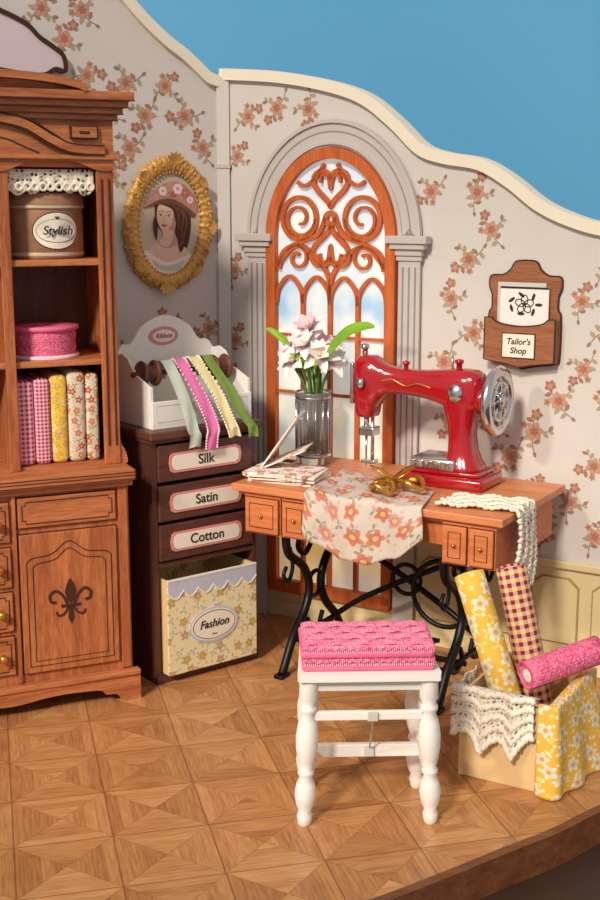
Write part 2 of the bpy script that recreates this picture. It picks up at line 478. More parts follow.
# ------------------------------------------------------------ wallpaper sprigs
def sprig(o, cx, cz, rot, sc, y=-.0012):
    def tr(p): return (cx+sc*(p[0]*cos(rot)-p[1]*sin(rot)), cz+sc*(p[0]*sin(rot)+p[1]*cos(rot)))
    def leaf(x, z, a, l, w, mat, yy):
        pts = []
        for i in range(9):
            t = i/8; pts.append((t*l, w*sin(pi*t)))
        for i in range(7, 0, -1):
            t = i/8; pts.append((t*l, -w*sin(pi*t)))
        pts = [tr((x+p[0]*cos(a)-p[1]*sin(a), z+p[0]*sin(a)+p[1]*cos(a))) for p in pts]
        o.add([(p[0], yy, p[1]) for p in pts], [list(range(len(pts)))], mat)
    stem = cr([(-.045, -.065), (-.03, -.03), (0, 0), (.02, .035), (.045, .05)], 4)
    o.ribbon([tr(p) for p in stem], .004*sc, y, y+.0004, 'sp4')
    st2 = cr([(0, 0), (.03, -.02), (.05, -.03)], 4)
    o.ribbon([tr(p) for p in st2], .003*sc, y, y+.0004, 'sp4')
    for x, z, a, l, w, m in ((-.035, -.045, 2.6, .034, .009, 'sp3'), (-.03, -.035, -.3, .034, .009, 'sp4'), (-.015, -.01, 2.9, .045, .010, 'sp3'),
                             (.02, .035, 2.2, .034, .009, 'sp4'), (.03, -.02, -1.4, .030, .009, 'sp3'), (.04, .045, -.3, .030, .008, 'sp3'), (.05, -.03, .3, .030, .008, 'sp4'), (.05, -.03, -.9, .024, .007, 'sp3'), (-.045, -.065, -1.9, .026, .007, 'sp4')):
        leaf(x, z, a, l, w, m, y-.0002)
    def fl_(x, z, r, n, m, m2):
        off = random.random()*6
        for i in range(n):
            a = off+2*pi*i/n
            leaf(x+.1*r*cos(a), z+.1*r*sin(a), a, r, r*.36, m, y-.0004-.00004*i)
        for i in range(n):
            a = off+2*pi*(i+.5)/n
            leaf(x, z, a, r*.6, r*.16, m2, y-.0007)
        p = [tr(q) for q in ell(x, z, r*.18, r*.18, n=8)]
        o.add([(q[0], y-.0009, q[1]) for q in p], [list(range(8))], m2)
    fl_(.0, .0, .037, 6, 'sp1', 'sp2')
    fl_(.045, .052, .024, 5, 'sp2', 'sp1')
    fl_(-.02, .043, .016, 5, 'sp1', 'sp2')

# ------------------------------------------------------------ right wall
rt = [(0, 2.30), (.279, 2.275), (.512, 2.23), (.669, 2.175), (.80, 2.08), (.907, 1.985), (1.010, 1.95), (1.152, 1.925), (1.27, 1.862), (1.383, 1.78), (1.497, 1.728), (1.625, 1.694), (1.8, 1.68), (2.1, 1.70)]
rt = cr([(T(a), Z(b)) for a, b in rt], 5)
wr = Ob('wall_right', CORNER, RW)
WZ = .43
wr.prism([(0, 0)]+[(a, b) for a, b in rt]+[(T(2.1), 0)], 0, .05, 'wall')
def rtop(x):
    for i in range(len(rt)-1):
        if rt[i][0] <= x <= rt[i+1][0]: return min(rt[i][1], rt[i+1][1])
    return 1.6
WC = T(.53); WHW = T(.29); ZS = Z(1.635); ZT = Z(1.99); ZB = .14
def inwin(x, z, m=.0):
    hw = WHW+.16+m
    if z < ZS+.05: return abs(x-WC) < hw+.02
    if abs(x-WC) > hw: return False
    return ((x-WC)/(hw))**2+((z-ZS)/(ZT-ZS+.125+m))**2 < 1
placed = []
def try_sprig(o, x, z, ok, mind=.138):
    if not ok(x, z): return
    for a, b in placed:
        if (a-x)**2+(b-z)**2 < mind*mind: return
    placed.append((x, z))
    sprig(o, x, z, random.choice([0, .5, -.6, 2.6, 3.4, 1.4])+random.uniform(-.3, .3), random.uniform(.82, .98))
def okr(x, z):
    if not (.055 < x < 2.05 and z > .52): return False
    if z > min(rtop(x), rtop(max(0, x-.06)), rtop(min(2.1, x+.06)))-.08: return False
    if inwin(x, z): return False
    if 1.17 < x < 1.56 and 1.13 < z < 1.62: return False
    return True
for (x, z) in ((.13, 2.13), (.27, 2.16), (.075, 1.97), (.42, 2.15), (.056, 1.50), (.056, 1.2), (.056, .85), (.72, 2.07), (.84, 1.95), (.93, 1.82), (.96, 1.68), (1.0, 1.55)):
    try_sprig(wr, x, z, okr, .105)
row = 0; z = .55
while z < 2.3:
    x = .97+(row % 2)*.088
    while x < 2.1:
        try_sprig(wr, x+random.uniform(-.02, .02), z+random.uniform(-.02, .02), okr); x += .176
    z += .126; row += 1
wr.done()
tr_ = Ob('trim_wall_right', CORNER, RW)
tr_.ribbon([(a, b-.005) for a, b in rt], .045, -.022, .06, 'trim')
tr_.done()
wa = Ob('baseboard_right', CORNER, RW)
wa.box(.02, T(2.1), -.012, 0, 0, WZ, 'wains')
wa.box(.02, T(2.1), -.03, -.0121, WZ-.02, WZ+.01, 'wains', .006)
wa.box(.02, T(2.1), -.022, -.0121, 0, .07, 'wains', .004)
x = .93
while x < 2.0:
    for (mm, yy, mt) in ((0, -.018, 'wainsd'), (.006, -.022, 'wains')):
        p = [(x+.03+mm, .11+mm), (x+.22-mm, .11+mm), (x+.22-mm, WZ-.09-mm), (x+.18-mm, WZ-.055-mm), (x+.07+mm, WZ-.055-mm), (x+.03+mm, WZ-.09-mm)]
        wa.prism(p, yy, -.0121, mt)
    x += .24
wa.done()

# ------------------------------------------------------------ left wall (x negative)
lt = [(0, 2.27), (-.05, 2.285), (-.10, 2.325), (-.16, 2.37), (-.24, 2.42), (-.34, 2.50), (-.45, 2.60), (-.6, 2.66), (-.8, 2.68), (-1.1, 2.70), (-1.9, 2.70)]
lt = cr([(T(a), Z(b)) for a, b in lt], 4)
wl = Ob('wall_left', CORNER, LW)
wl.prism([(0, 0)]+lt+[(T(-1.9), 0)], 0, .05, 'wall')
placed.clear()
def okl(x, z):
    tz = min([b for a, b in lt if abs(a-x) < .10] or [2.0])
    if x > -.07 or z > tz-.09 or z > 2.62: return False
    return ((x+.265)/.25)**2+((z-1.69)/.34)**2 > 1
row = 0; z = 1.0
while z < 2.7:
    x = -.085-(row % 2)*.09
    while x > -1.2:
        try_sprig(wl, x+random.uniform(-.018, .018), z+random.uniform(-.018, .018), okl, .135); x -= .175
    z += .126; row += 1
wl.done()
tl = Ob('trim_wall_left', CORNER, LW)
tl.ribbon([(a-.02, b-.005) for a, b in lt], .045, -.022, .06, 'trim')
tl.done()
cp = Ob('trim_corner', CORNER, 0)
cp.box(-.022, .03, -.035, .02, 0, Z(1.92), 'wall')
cp.box(-.026, .034, -.039, .02, Z(1.92), Z(1.935), 'surr')
cp.box(-.022, .03, -.03, .02, Z(1.935), Z(2.28), 'wall')
cp.done()

# ------------------------------------------------------------ window
def arch(cx, hw, zs, zt, zb, n=26):
    o = [(cx-hw, zb)]
    for i in range(n+1):
        t = pi-pi*i/n
        o.append((cx+hw*cos(t), zs+(zt-zs)*sin(t)))
    o.append((cx+hw, zb)); return o
ws = Ob('trim_window_surround', CORNER, RW)
hw = WHW
for w_, off, y0, mt in ((.10, .055, -.022, 'surr'), (.012, .02, -.030, 'surr'), (.014, .10, -.032, 'surr'), (.005, .062, -.0235, 'surrd')):
    a = arch(WC, hw+off, ZS, ZT+off*1.05, ZS, 30)
    ws.ribbon(a, w_, y0, -.0125, mt)
for sx in (-1, 1):
    xa = WC+sx*(hw+.012); xb = WC+sx*(hw+.105)
    x0, x1 = min(xa, xb), max(xa, xb)
    ws.box(x0, x1, -.026, -.0125, WZ+.012, ZS-.02, 'surr')
    ws.box(x0, x1, -.036, -.0305, 0.0, WZ+.012, 'surr')
    for k in range(3):
        xm = x0+.02+k*.027
        ws.box(xm-.003, xm+.003, -.029, -.0261, WZ+.05, ZS-.10, 'surrd')
    for i, (e, z0, z1, yy) in enumerate(((.008, ZS-.075, ZS-.055, -.034), (.012, ZS-.055, ZS-.03, -.042), (.028, ZS-.03, ZS-.008, -.055), (.042, ZS-.008, ZS+.022, -.065))):
        ws.box(x0-e, x1+e, yy, -.0125, z0, z1, 'surr', .003)
ws.done()
wn = Ob('window_1', CORNER, RW)
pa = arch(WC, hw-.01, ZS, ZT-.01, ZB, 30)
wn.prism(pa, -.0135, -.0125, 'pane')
def R(pts, w, y0=-.034, closed=False): wn.ribbon(pts, w, y0, -.0136, 'winw', closed)
fr = arch(WC, hw-.018, ZS, ZT-.018, ZB, 30)
wn.ribbon(fr, .044, -.044, -.0136, 'winw')
wn.box(WC-hw, WC+hw, -.044, -.0136, ZB-.02, ZB+.035, 'winw')
iw = hw-.038
ZL = ZS-.24
for i in range(1, 4):
    x = WC-iw+2*iw*i/4
    R([(x, ZB), (x, ZL+(.06 if i == 2 else .02))], .017)
for zz in (.40, .70, 1.00, 1.24):
    R([(WC-iw, zz), (WC+iw, zz)], .012, -.032)
for i in range(4):
    x0 = WC-iw+2*iw*i/4; x1 = x0+iw/2; xm = (x0+x1)/2
    R(cr([(x0, ZL-.02), (x0+.012, ZL+.04), (xm, ZL+.09), (x1-.012, ZL+.04), (x1, ZL-.02)], 6), .015)
for sx in (-1, 1):
    R(cr([(WC, ZL+.0), (WC+sx*.012, ZL+.10), (WC+sx*.09, ZL+.19), (WC+sx*.17, ZL+.21), (WC+sx*iw*.99, ZL+.13)], 6), .018)
def heart(cx, cz, sc, up=1, rot=0):
    o = []
    for i in range(36):
        t = 2*pi*i/36
        a, b = sc*16*sin(t)**3/17, up*sc*(13*cos(t)-5*cos(2*t)-2*cos(3*t)-cos(4*t))/17
        o.append((cx+a*cos(rot)-b*sin(rot), cz+a*sin(rot)+b*cos(rot)))
    return o
R(heart(WC, ZS+.215, .084, 1), .019, closed=True)
R(cr([(WC-.045, ZS+.225), (WC-.04, ZS+.255), (WC-.012, ZS+.25), (WC, ZS+.20), (WC+.012, ZS+.25), (WC+.04, ZS+.255), (WC+.045, ZS+.225)], 5), .011)
R(heart(WC, ZS-.04, .094, -1), .019, closed=True)
R(cr([(WC-.05, ZS-.055), (WC-.04, ZS-.085), (WC-.012, ZS-.08), (WC, ZS-.02), (WC+.012, ZS-.08), (WC+.04, ZS-.085), (WC+.05, ZS-.055)], 5), .011)
def spiral(cx, cz, r, a0, turns, sg, n=30):
    return [(cx+sg*r*(1-.72*i/n)*cos(a0+2*pi*turns*i/n), cz+r*(1-.72*i/n)*sin(a0+2*pi*turns*i/n)) for i in range(n+1)]
for sx in (-1, 1):
    R(ell(WC+sx*.146, ZS+.085, .080, .084), .018, closed=True)
    R(spiral(WC+sx*.146, ZS+.085, .078, pi, 1.25, sx), .012)
    R(cr([(WC+sx*.03, ZS+.30), (WC+sx*.07, ZS+.245), (WC+sx*.12, ZS+.215), (WC+sx*.155, ZS+.23)], 6), .014)
    R(cr([(WC+sx*.02, ZS+.09), (WC+sx*.06, ZS+.02), (WC+sx*.14, ZS-.01), (WC+sx*.22, ZS-.05), (WC+sx*.245, ZS-.12)], 6), .019)
    R(spiral(WC+sx*.155, ZS-.075, .052, pi*.5, 1.1, sx), .013)
R(ell(WC, ZS+.085, .022, .022), .020, closed=True)
wn.done()

# ------------------------------------------------------------ portrait
pf = Ob('oval_portrait_frame', CORNER, LW)
PM = Matrix.Translation((T(-.262), 0, 1.695)) @ Matrix.Rotation(radians(5), 4, 'Y')
pf.M = PM
a0, b0 = .138, .206
pf.prism(ell(0, 0, a0+.01, b0+.01, n=48), -.02, -.002, 'pbg')
def ring(u, v):
    t = 2*pi*u; q = 2*pi*v
    bump = 1+.10*cos(28*t)
    w = .033*bump; h = .022+.003*cos(56*t)
    ra = a0+.034+w*cos(q); rb = b0+.034+w*cos(q)
    return (ra*cos(t), -.018-h*max(-.6, sin(q)), rb*sin(t))
pf.surf(ring, 224, 12, 'goldf')
for i in range(60):
    t = 2*pi*i/60
    pf.ball((a0*1.01*cos(t), -.030, b0*1.01*sin(t)), .005, 'goldf', 8)
for i in range(30):
    t = 2*pi*i/30
    cx, cz = (a0+.062)*cos(t), (b0+.062)*sin(t)
    pf.ball((cx, -.016, cz), (.012, .011, .012), 'goldf', 10)
    pts = [((a0+.042+.018*cos(k*.9)*(1-k/9))*cos(t+.05*sin(k*.9)), -.039, (b0+.042+.018*cos(k*.9)*(1-k/9))*sin(t+.05*sin(k*.9))) for k in range(8)]
    pf.tube(pts, .0045, 'goldf', 6)
for (t, s_) in ((pi/2, 1.3), (-pi/2, 1.3), (0, 1), (pi, 1), (pi/4, .9), (3*pi/4, .9), (-pi/4, .9), (-3*pi/4, .9)):
    cx, cz = (a0+.050)*cos(t), (b0+.050)*sin(t)
    for k in range(5):
        a = t+(k-2)*.5
        pf.petal((cx-.01*cos(t), -.040, cz-.01*sin(t)), (cos(a), -.1, sin(a)), (0, -1, 0), .036*s_, .011, .1, 'goldf')
def flat(o, poly, y, mat):
    o.add([(p[0], y, p[1]) for p in poly], [list(range(len(poly)))], mat)
pf.M = PM @ Matrix.Translation((0, 0, .012)) @ Matrix.Diagonal((1.12, 1, 1.12, 1))
y = -.0205
flat(pf, cr([(-.062, .05), (-.045, .10), (.01, .115), (.06, .09), (.085, .03), (.09, -.03), (.08, -.09), (.055, -.12), (.02, -.10), (-.02, -.05), (-.05, -.02), (-.06, .02)], 5, True), y-.0004, 'hair')
flat(pf, cr([(-.10, -.14), (-.07, -.10), (-.035, -.078), (.01, -.07), (.05, -.08), (.085, -.105), (.105, -.14), (.06, -.185), (0, -.195), (-.06, -.185)], 5, True), y-.0008, 'skin')
flat(pf, cr([(-.112, -.125), (-.085, -.115), (-.05, -.135), (-.01, -.15), (.03, -.145), (.07, -.125), (.10, -.115), (.112, -.13), (.085, -.165), (.04, -.19), (-.01, -.198), (-.06, -.182), (-.095, -.155)], 5, True), y-.0012, 'cream')
flat(pf, cr([(-.06, -.145), (-.02, -.165), (.03, -.158), (.07, -.14), (.05, -.175), (0, -.185), (-.045, -.172)], 4, True), y-.0016, 'whited')
flat(pf, cr([(-.026, .0), (.024, .0), (.024, -.04), (.04, -.08), (0, -.10), (-.038, -.085), (-.022, -.05)], 5, True), y-.0020, 'skind')
flat(pf, cr([(-.028, -.03), (.015, -.035), (.018, -.06), (.0, -.095), (-.036, -.085), (-.024, -.055)], 5, True), y-.0023, 'skin')
flat(pf, cr([(-.046, .055), (-.053, .03), (-.052, .008), (-.046, -.014), (-.030, -.036), (-.014, -.040), (.008, -.024), (.022, .0), (.028, .035), (.018, .068), (-.015, .075)], 5, True), y-.0027, 'skin')
flat(pf, cr([(.028, .035), (.022, .0), (.008, -.024), (-.004, -.034), (.010, -.008), (.014, .03)], 4, True), y-.0029, 'skind')
flat(pf, cr([(-.05, .06), (-.02, .052), (.008, .04), (.02, .01), (.030, -.015), (.036, -.06), (.05, -.11), (.066, -.09), (.078, -.04), (.075, .02), (.05, .07), (0, .09), (-.04, .08)], 5, True), y-.0032, 'hair')
for (pp, w_) in ((((.03, .05), (.055, .02), (.05, -.03), (.062, -.08)), .006), (((.045, .05), (.068, .01), (.065, -.04), (.05, -.09)), .005), (((-.02, .06), (.015, .055), (.035, .02), (.038, -.03)), .005)):
    pf.ribbon(cr(pp, 6), w_, y-.0038, y-.0034, 'hair2')
flat(pf, cr([(-.055, .02), (-.066, -.01), (-.060, -.05), (-.048, -.075), (-.046, -.04), (-.052, -.005)], 5, True), y-.0033, 'hair')
flat(pf, cr([(-.105, .038), (-.085, .082), (-.045, .122), (.0, .142), (.05, .135), (.092, .10), (.110, .050), (.092, .022), (.05, .052), (.0, .068), (-.05, .060)], 5, True), y-.0042, 'hat')
flat(pf, cr([(-.105, .038), (-.05, .070), (.0, .080), (.05, .065), (.102, .034), (.092, .020), (.05, .048), (.0, .062), (-.05, .054)], 5, True), y-.0045, 'hair2')
for (x, z, r, m) in ((-.035, .105, .018, 'petal2'), (-.008, .122, .020, 'sp1'), (.025, .118, .021, 'petal2'), (.055, .105, .018, 'sp2'), (-.06, .082, .012, 'sp1'), (.078, .082, .014, 'petal2'), (.01, .098, .012, 'lip'), (-.02, .092, .009, 'sp3'), (.042, .09, .009, 'sp3')):
    for k in range(6):
        a = 2*pi*k/6; flat(pf, ell(x+r*.5*cos(a), z+r*.5*sin(a), r*.5, r*.5, n=8), y-.0048-.00005*k, m)
    flat(pf, ell(x, z, r*.3, r*.3, n=8), y-.0054, 'sp1')
for ex_ in (-.036, -.004):
    flat(pf, ell(ex_, .017, .0085, .0036, n=12), y-.0030, 'cream')
    flat(pf, ell(ex_-.001, .017, .0036, .0036, n=10), y-.0031, 'hair')
    pf.ribbon(cr([(ex_-.010, .017), (ex_, .0225), (ex_+.010, .018)], 4), .0018, y-.0032, y-.003, 'hair')
    pf.ribbon(cr([(ex_-.012, .028), (ex_, .033), (ex_+.012, .030)], 4), .0022, y-.0032, y-.003, 'hair2')
pf.ribbon(cr([(-.019, .018), (-.024, .003), (-.027, -.004), (-.018, -.006)], 4), .0022, y-.0031, y-.003, 'skind')
flat(pf, cr([(-.034, -.018), (-.026, -.015), (-.022, -.0165), (-.018, -.015), (-.009, -.018), (-.021, -.024)], 4, True), y-.0031, 'lip')
pf.done()

# ------------------------------------------------------------ plaque top-left
pl = Ob('wall_plaque', CORNER, LW)
pp = cr([(-1.15, 2.52), (-1.18, 2.42), (-1.13, 2.31), (-.98, 2.275), (-.80, 2.26), (-.74, 2.285), (-.70, 2.28), (-.705, 2.335), (-.75, 2.37), (-.80, 2.40), (-.86, 2.45), (-1.0, 2.50)], 5, True)
pl.prism(pp, -.02, -.002, 'lilac'); pl.ribbon(pp, .016, -.028, -.002, 'burn', True)
pl.done()

# ------------------------------------------------------------ china cabinet
cb = Ob('china_cabinet', (-.60, 4.32, 0), 24)
X0, X1 = -.93, -.005
cb.box(X0, X1, .02, .45, .09, .80, 'cabz')
cb.box(X0-.02, X1+.012, -.005, .45, .80, .822, 'cab', .004)
cb.box(X0-.03, X1+.018, -.025, .455, .822, .862, 'cab', .006)
for z_ in (.829, .841, .852):
    cb.box(X0-.032, X1+.020, -.0265, -.02, z_-.0012, z_+.0012, 'burn')
low = cr([(X1+.02, 0), (X1-.05, 0)], 1)+cr([(X1-.05, .0), (X1-.07, .03), (X1-.11, .035), (X1-.14, .055), (-.30, .06), (-.46, .045), (-.62, .06), (X0+.14, .055), (X0+.11, .035), (X0+.07, .03), (X0+.05, 0)], 4)
cb.prism([(X0-.02, 0), (X0-.02, .105), (X1+.02, .105)]+low, -.01, .02, 'cab')
cb.box(X0-.02, X1+.02, -.018, .02, .095, .115, 'cab', .004)
for xx in (X0-.015, X1-.015):
    cb.box(xx, xx+.03, .02, .44, 0, .10, 'cab')
def panel(x0, x1, z0, z1, y, inset=.014, arched=False, mat='cab'):
    cb.box(x0-.004, x1+.004, y-.001, y+.004, z0-.004, z1+.004, 'burn')
    cb.box(x0, x1, y-.012, y, z0, z1, mat, .003)
    i = inset; c = .03
    p = [(x0+i, z0+i+c*.4), (x0+i+c*.4, z0+i+c*.4), (x0+i+c*.4, z0+i), (x1-i-c*.4, z0+i), (x1-i-c*.4, z0+i+c*.4), (x1-i, z0+i+c*.4),
         (x1-i, z1-i-c*.4), (x1-i-c*.4, z1-i-c*.4), (x1-i-c*.4, z1-i), (x0+i+c*.4, z1-i), (x0+i+c*.4, z1-i-c*.4), (x0+i, z1-i-c*.4)]
    if arched:
        xm = (x0+x1)/2
        p = [(x0+i+.008, z0+i+.01), (x1-i-.008, z0+i+.01)]+cr([(x1-i-.008, z1-.10), (x1-i-.03, z1-.085), (xm+.06, z1-.075), (xm, z1-.035), (xm-.06, z1-.075), (x0+i+.03, z1-.085), (x0+i+.008, z1-.10)], 5)
        q = [((a-xm)*.86+xm, (b-(z0+z1)/2)*.90+(z0+z1)/2-.004) for a, b in p]
        cb.ribbon(q, .003, y-.0135, y-.012, 'burn', True)
    cb.ribbon(p, .0035, y-.0135, y-.012, 'burn', True)
panel(-.40, -.055, .68, .785, .02)
panel(-.40, -.055, .15, .655, .02, arched=True, mat='cabz')
for k in range(4):
    panel(-.885, -.43, .155+k*.16, .295+k*.16, .02)
    for kx in (-.80, -.475):
        cb.ball((kx, -.012, .225+k*.16), .016, 'gold', 12)
cb.box(-.421, -.409, .008, .02, .12, .80, 'cabz')
cb.box(-.045, -.012, .010, .02, .12, .80, 'cabz', .002)
fx, fz, fy = -.228, .40, .0075
def fd(p, m='burn'): cb.prism(p, fy-.002, fy+.001, m)
fd([(fx, fz+.085), (fx+.014, fz+.06), (fx+.020, fz+.035), (fx+.012, fz+.005), (fx, fz-.01), (fx-.012, fz+.005), (fx-.020, fz+.035), (fx-.014, fz+.06)])
fd([(fx, fz-.085), (fx+.011, fz-.06), (fx+.006, fz-.02), (fx-.006, fz-.02), (fx-.011, fz-.06)])
cb.ribbon([(fx-.035, fz-.015), (fx+.035, fz-.015)], .010, fy-.003, fy, 'burn')
for sx in (-1, 1):
    cb.ribbon(cr([(fx+sx*.012, fz-.01), (fx+sx*.026, fz+.02), (fx+sx*.05, fz+.042), (fx+sx*.072, fz+.03), (fx+sx*.07, fz+.005), (fx+sx*.052, fz+.0)], 5), .010, fy-.002, fy+.001, 'burn')
    cb.ribbon(cr([(fx+sx*.01, fz-.022), (fx+sx*.025, fz-.045), (fx+sx*.045, fz-.05), (fx+sx*.052, fz-.035)], 5), .007, fy-.002, fy+.001, 'burn')
UY0, UY1 = .10, .44
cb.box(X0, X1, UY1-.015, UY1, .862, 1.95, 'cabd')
cb.box(X0, X0+.02, UY0, UY1-.015, .862, 1.95, 'cabz')
cb.box(X1-.02, X1, UY0, UY1-.015, .862, 1.95, 'cabz')
cb.box(-.395, -.372, UY0+.005, UY1-.015, .862, 1.95, 'cabz')
cb.box(-.065, X1-.002, UY0-.008, UY0+.006, .862, 1.92, 'cabz', .003)
cb.box(-.050, -.045, UY0-.012, UY0-.008, .93, 1.86, 'burn'); cb.box(-.024, -.019, UY0-.012, UY0-.008, .93, 1.86, 'burn')
cb.box(-.402, -.365, UY0-.008, UY0+.005, .862, 1.92, 'cabz', .003)
for z_ in (1.243, 1.59):
    cb.box(X0+.02, X1-.02, UY0+.006, UY1-.015, z_-.022, z_, 'cab', .003)
cb.box(X0+.02, X1-.02, UY0+.006, UY1-.015, .862, .872, 'cab')
cb.box(X0, X1, UY0, UY1, 1.90, 1.925, 'cab')
cb.prism(cr([(-.005, .862), (.02, .862), (.015, .90), (.0, .93), (-.005, .96)], 4), UY0, UY0+.02, 'cab')
val = cr([(X0, 1.895), (-.85, 1.905), (-.75, 1.93), (-.66, 1.95), (-.56, 1.93), (-.47, 1.90), (-.385, 1.885), (-.30, 1.915), (-.215, 1.93), (-.13, 1.915), (-.06, 1.89), (X1, 1.89)], 4)
cb.prism(val+[(X1, 2.13), (X0, 2.13)], UY0-.016, UY0, 'cab')
cb.box(X0-.01, X1+.01, UY0-.03, UY1, 1.925, 1.94, 'cab', .003)
for k, (e, z0, z1) in enumerate(((.015, 2.055, 2.075), (.030, 2.075, 2.096), (.046, 2.096, 2.118), (.062, 2.118, 2.148))):
    cb.box(X0-e, X1+e, UY0-.016-e, UY1, z0, z1, 'cab', .004)
    cb.box(X0-e-.001, X1+e+.001, UY0-.017-e, UY0-.010-e, z0-.0015, z0+.0015, 'burn')
ar = [(-.4675+.36*cos(t), 2.148+.045*sin(t)) for t in [pi*k/24 for k in range(25)]]
cb.prism(ar, UY0-.03, UY0+.03, 'cab')
cb.ribbon(ar, .024, UY0-.085, UY0+.05, 'cab')
cb.ribbon(cr([(-.44, 2.06), (-.38, 2.055), (-.30, 2.035), (-.22, 1.99), (-.15, 1.962), (-.04, 1.957)], 6), .026, UY0-.034, UY0-.015, 'cab')
cb.ribbon(cr([(-.44, 2.043), (-.38, 2.038), (-.31, 2.018), (-.23, 1.973), (-.15, 1.945), (-.04, 1.941)], 6), .004, UY0-.036, UY0-.015, 'burn')
cb.ribbon(cr([(-.44, 2.075), (-.38, 2.07), (-.29, 2.052), (-.21, 2.006), (-.15, 1.977), (-.04, 1.972)], 6), .004, UY0-.036, UY0-.015, 'burn')
cb.ribbon(cr([(-.44, 2.00), (-.37, 1.99), (-.31, 1.965), (-.26, 1.945)], 6), .005, UY0-.018, UY0-.015, 'burn')
cb.box(-.155, -.06, UY0-.030, UY0-.016, 1.993, 2.036, 'burn'); cb.box(-.15, -.065, UY0-.034, UY0-.030, 1.997, 2.032, 'cab')
cb.box(-.125, -.09, UY0-.036, UY0-.034, 2.009, 2.018, 'burn')
cb.done()

lc = Ob('lace_valance', (-.60, 4.32, 0), 24)
def lf(u, v):
    x = -.363+.295*u
    return (x, .122-.006*sin(u*40)*v, 1.893-v*(.062+.018*abs(sin(u*pi*5))+.01*sin(u*9)))
lc.surf(lf, 60, 6, 'lace', .30, .08)
for k in range(11):
    lc.tube([(-.352+k*.0272+.012*cos(a), .118, 1.835+.012*sin(a)) for a in [2*pi*i/10 for i in range(10)]], .0035, 'cream', 6, closed=True)
lc.done(.004)

tn = Ob('round_hat_tin', (-.60, 4.32, 0), 24)
c = (-.215, .275, 1.591)
tn.lathe([(.134, 0), (.140, .006), (.140, .175)], c, 'tin', 40)
tn.lathe([(.143, .170), (.146, .175), (.146, .218), (.140, .225), (.001, .227)], c, 'tin', 40)
tn.lathe([(.1465, .172), (.1475, .176), (.1465, .181)], c, 'tinw', 40, cap=False)
tn.lathe([(.1410, .010), (.142, .016), (.1410, .022)], c, 'tinw', 40, cap=False)
def curved_label(o, c, r, hw_, hh, mat, zc, n=20, a0=-pi/2):
    pts = ell(0, 0, hw_, hh, n=32)
    vs = [(c[0]+r*cos(a0+p[0]/r), c[1]+r*sin(a0+p[0]/r), c[2]+zc+p[1]) for p in pts]
    vs.append((c[0]+r*cos(a0), c[1]+r*sin(a0), c[2]+zc))
    o.add(vs, [[i, (i+1) % 32, 32] for i in range(32)], mat)
for rr, hw_, hh, m_ in ((.1435, .086, .064, 'ink'), (.1442, .083, .061, 'cream'), (.1449, .074, .040, 'ink'), (.1455, .0725, .0385, 'cream')):
    curved_label(tn, c, rr, hw_, hh, m_, .096, a0=-pi/2+.12)
tn.M = Matrix.Translation((c[0], c[1], 0)) @ Matrix.Rotation(.12, 4, 'Z')
tn.text('Stylish', .042, 0, -.149, 1.687, 'ink', .2)
tn.text('w', .022, 0, -.147, 1.733, 'ink')
tn.done()
rl = Ob('pink_ribbon_reel', (-.60, 4.32, 0), 24)
c = (-.235, .25, 1.2435)
rl.lathe([(.125, 0), (.127, .006), (.12, .012)], c, 'petal2', 36)
rl.lathe([(.112, .01), (.116, .03), (.113, .055), (.117, .08), (.112, .098)], c, 'p_roll', 40)
rl.lathe([(.12, .096), (.127, .102), (.125, .112), (.03, .112), (.028, .104)], c, 'fuch2', 36)
rl.done()
bo = Ob('fabric_bolts', (-.60, 4.32, 0), 24)
x = -.366
for w_, m, h in ((.066, 'p_pink', .30), (.058, 'p_pink2', .305), (.060, 'f_yelb', .315), (.065, 'f_flo', .325), (.05, 'f_flo', .315)):
    if x+w_ > -.066: w_ = -.067-x
    bo.box(x, x+w_-.002, .13, .40, .8725, .8725+h, m, min(.018, w_*.3), 4)
    x += w_
bo.done()

# ------------------------------------------------------------ dark chest
CH = (-.535, 4.44, 0); CR = 38
ch = Ob('drawer_chest', CH, CR)
w, d, h = .47, .47, .965
ch.box(0, .022, .01, d, 0, h-.03, 'chest'); ch.box(w-.022, w, .01, d, 0, h-.03, 'chest')
ch.box(.022, w-.022, d-.02, d, .02, h-.03, 'chest')
ch.box(-.015, w+.015, -.014, d+.01, h-.03, h, 'chestx', .006)
ch.box(-.008, w+.008, -.004, d, h-.042, h-.03, 'chestx')
ch.box(.022, w-.022, .01, d-.02, .0, .035, 'chestx')
ch.box(.022, w-.022, .01, d-.02, .45, .468, 'chestx')
ch.box(0, w, .0, .012, .0, .03, 'chestx')
for (z0, z1, t_) in ((.775, .912, 'Silk'), (.625, .76, 'Satin'), (.475, .612, 'Cotton')):
    ch.box(.026, w-.026, .014, d-.03, z0, z1, 'burn')
    ch.box(.024, w-.024, .000, .014, z0, z1, 'chestx', .004)
    zc = (z0+z1)/2; xc = w/2-.005
    def lab(hw_, hh, cc):
        return [(xc-hw_+cc, zc-hh), (xc+hw_-cc, zc-hh), (xc+hw_-cc*.3, zc-hh+cc*.4), (xc+hw_, zc), (xc+hw_-cc*.3, zc+hh-cc*.4), (xc+hw_-cc, zc+hh), (xc-hw_+cc, zc+hh), (xc-hw_+cc*.3, zc+hh-cc*.4), (xc-hw_, zc), (xc-hw_+cc*.3, zc-hh+cc*.4)]
    ch.prism(lab(.162, .037, .02), -.004, .0, 'pink')
    ch.prism(lab(.150, .028, .018), -.0055, -.004, 'cream')
    ch.text(t_, .052, xc, -.0062, zc, 'ink')
ch.done()
fb = Ob('floral_storage_box', CH, CR)
x0, x1, y0, y1, z0, z1 = .035, .438, -.03, .30, .0355, .405
fb.box(x0, x1, y0, y0+.008, z0, z1, 'f_box'); fb.box(x0, x1, y1-.008, y1, z0, z1, 'f_box')
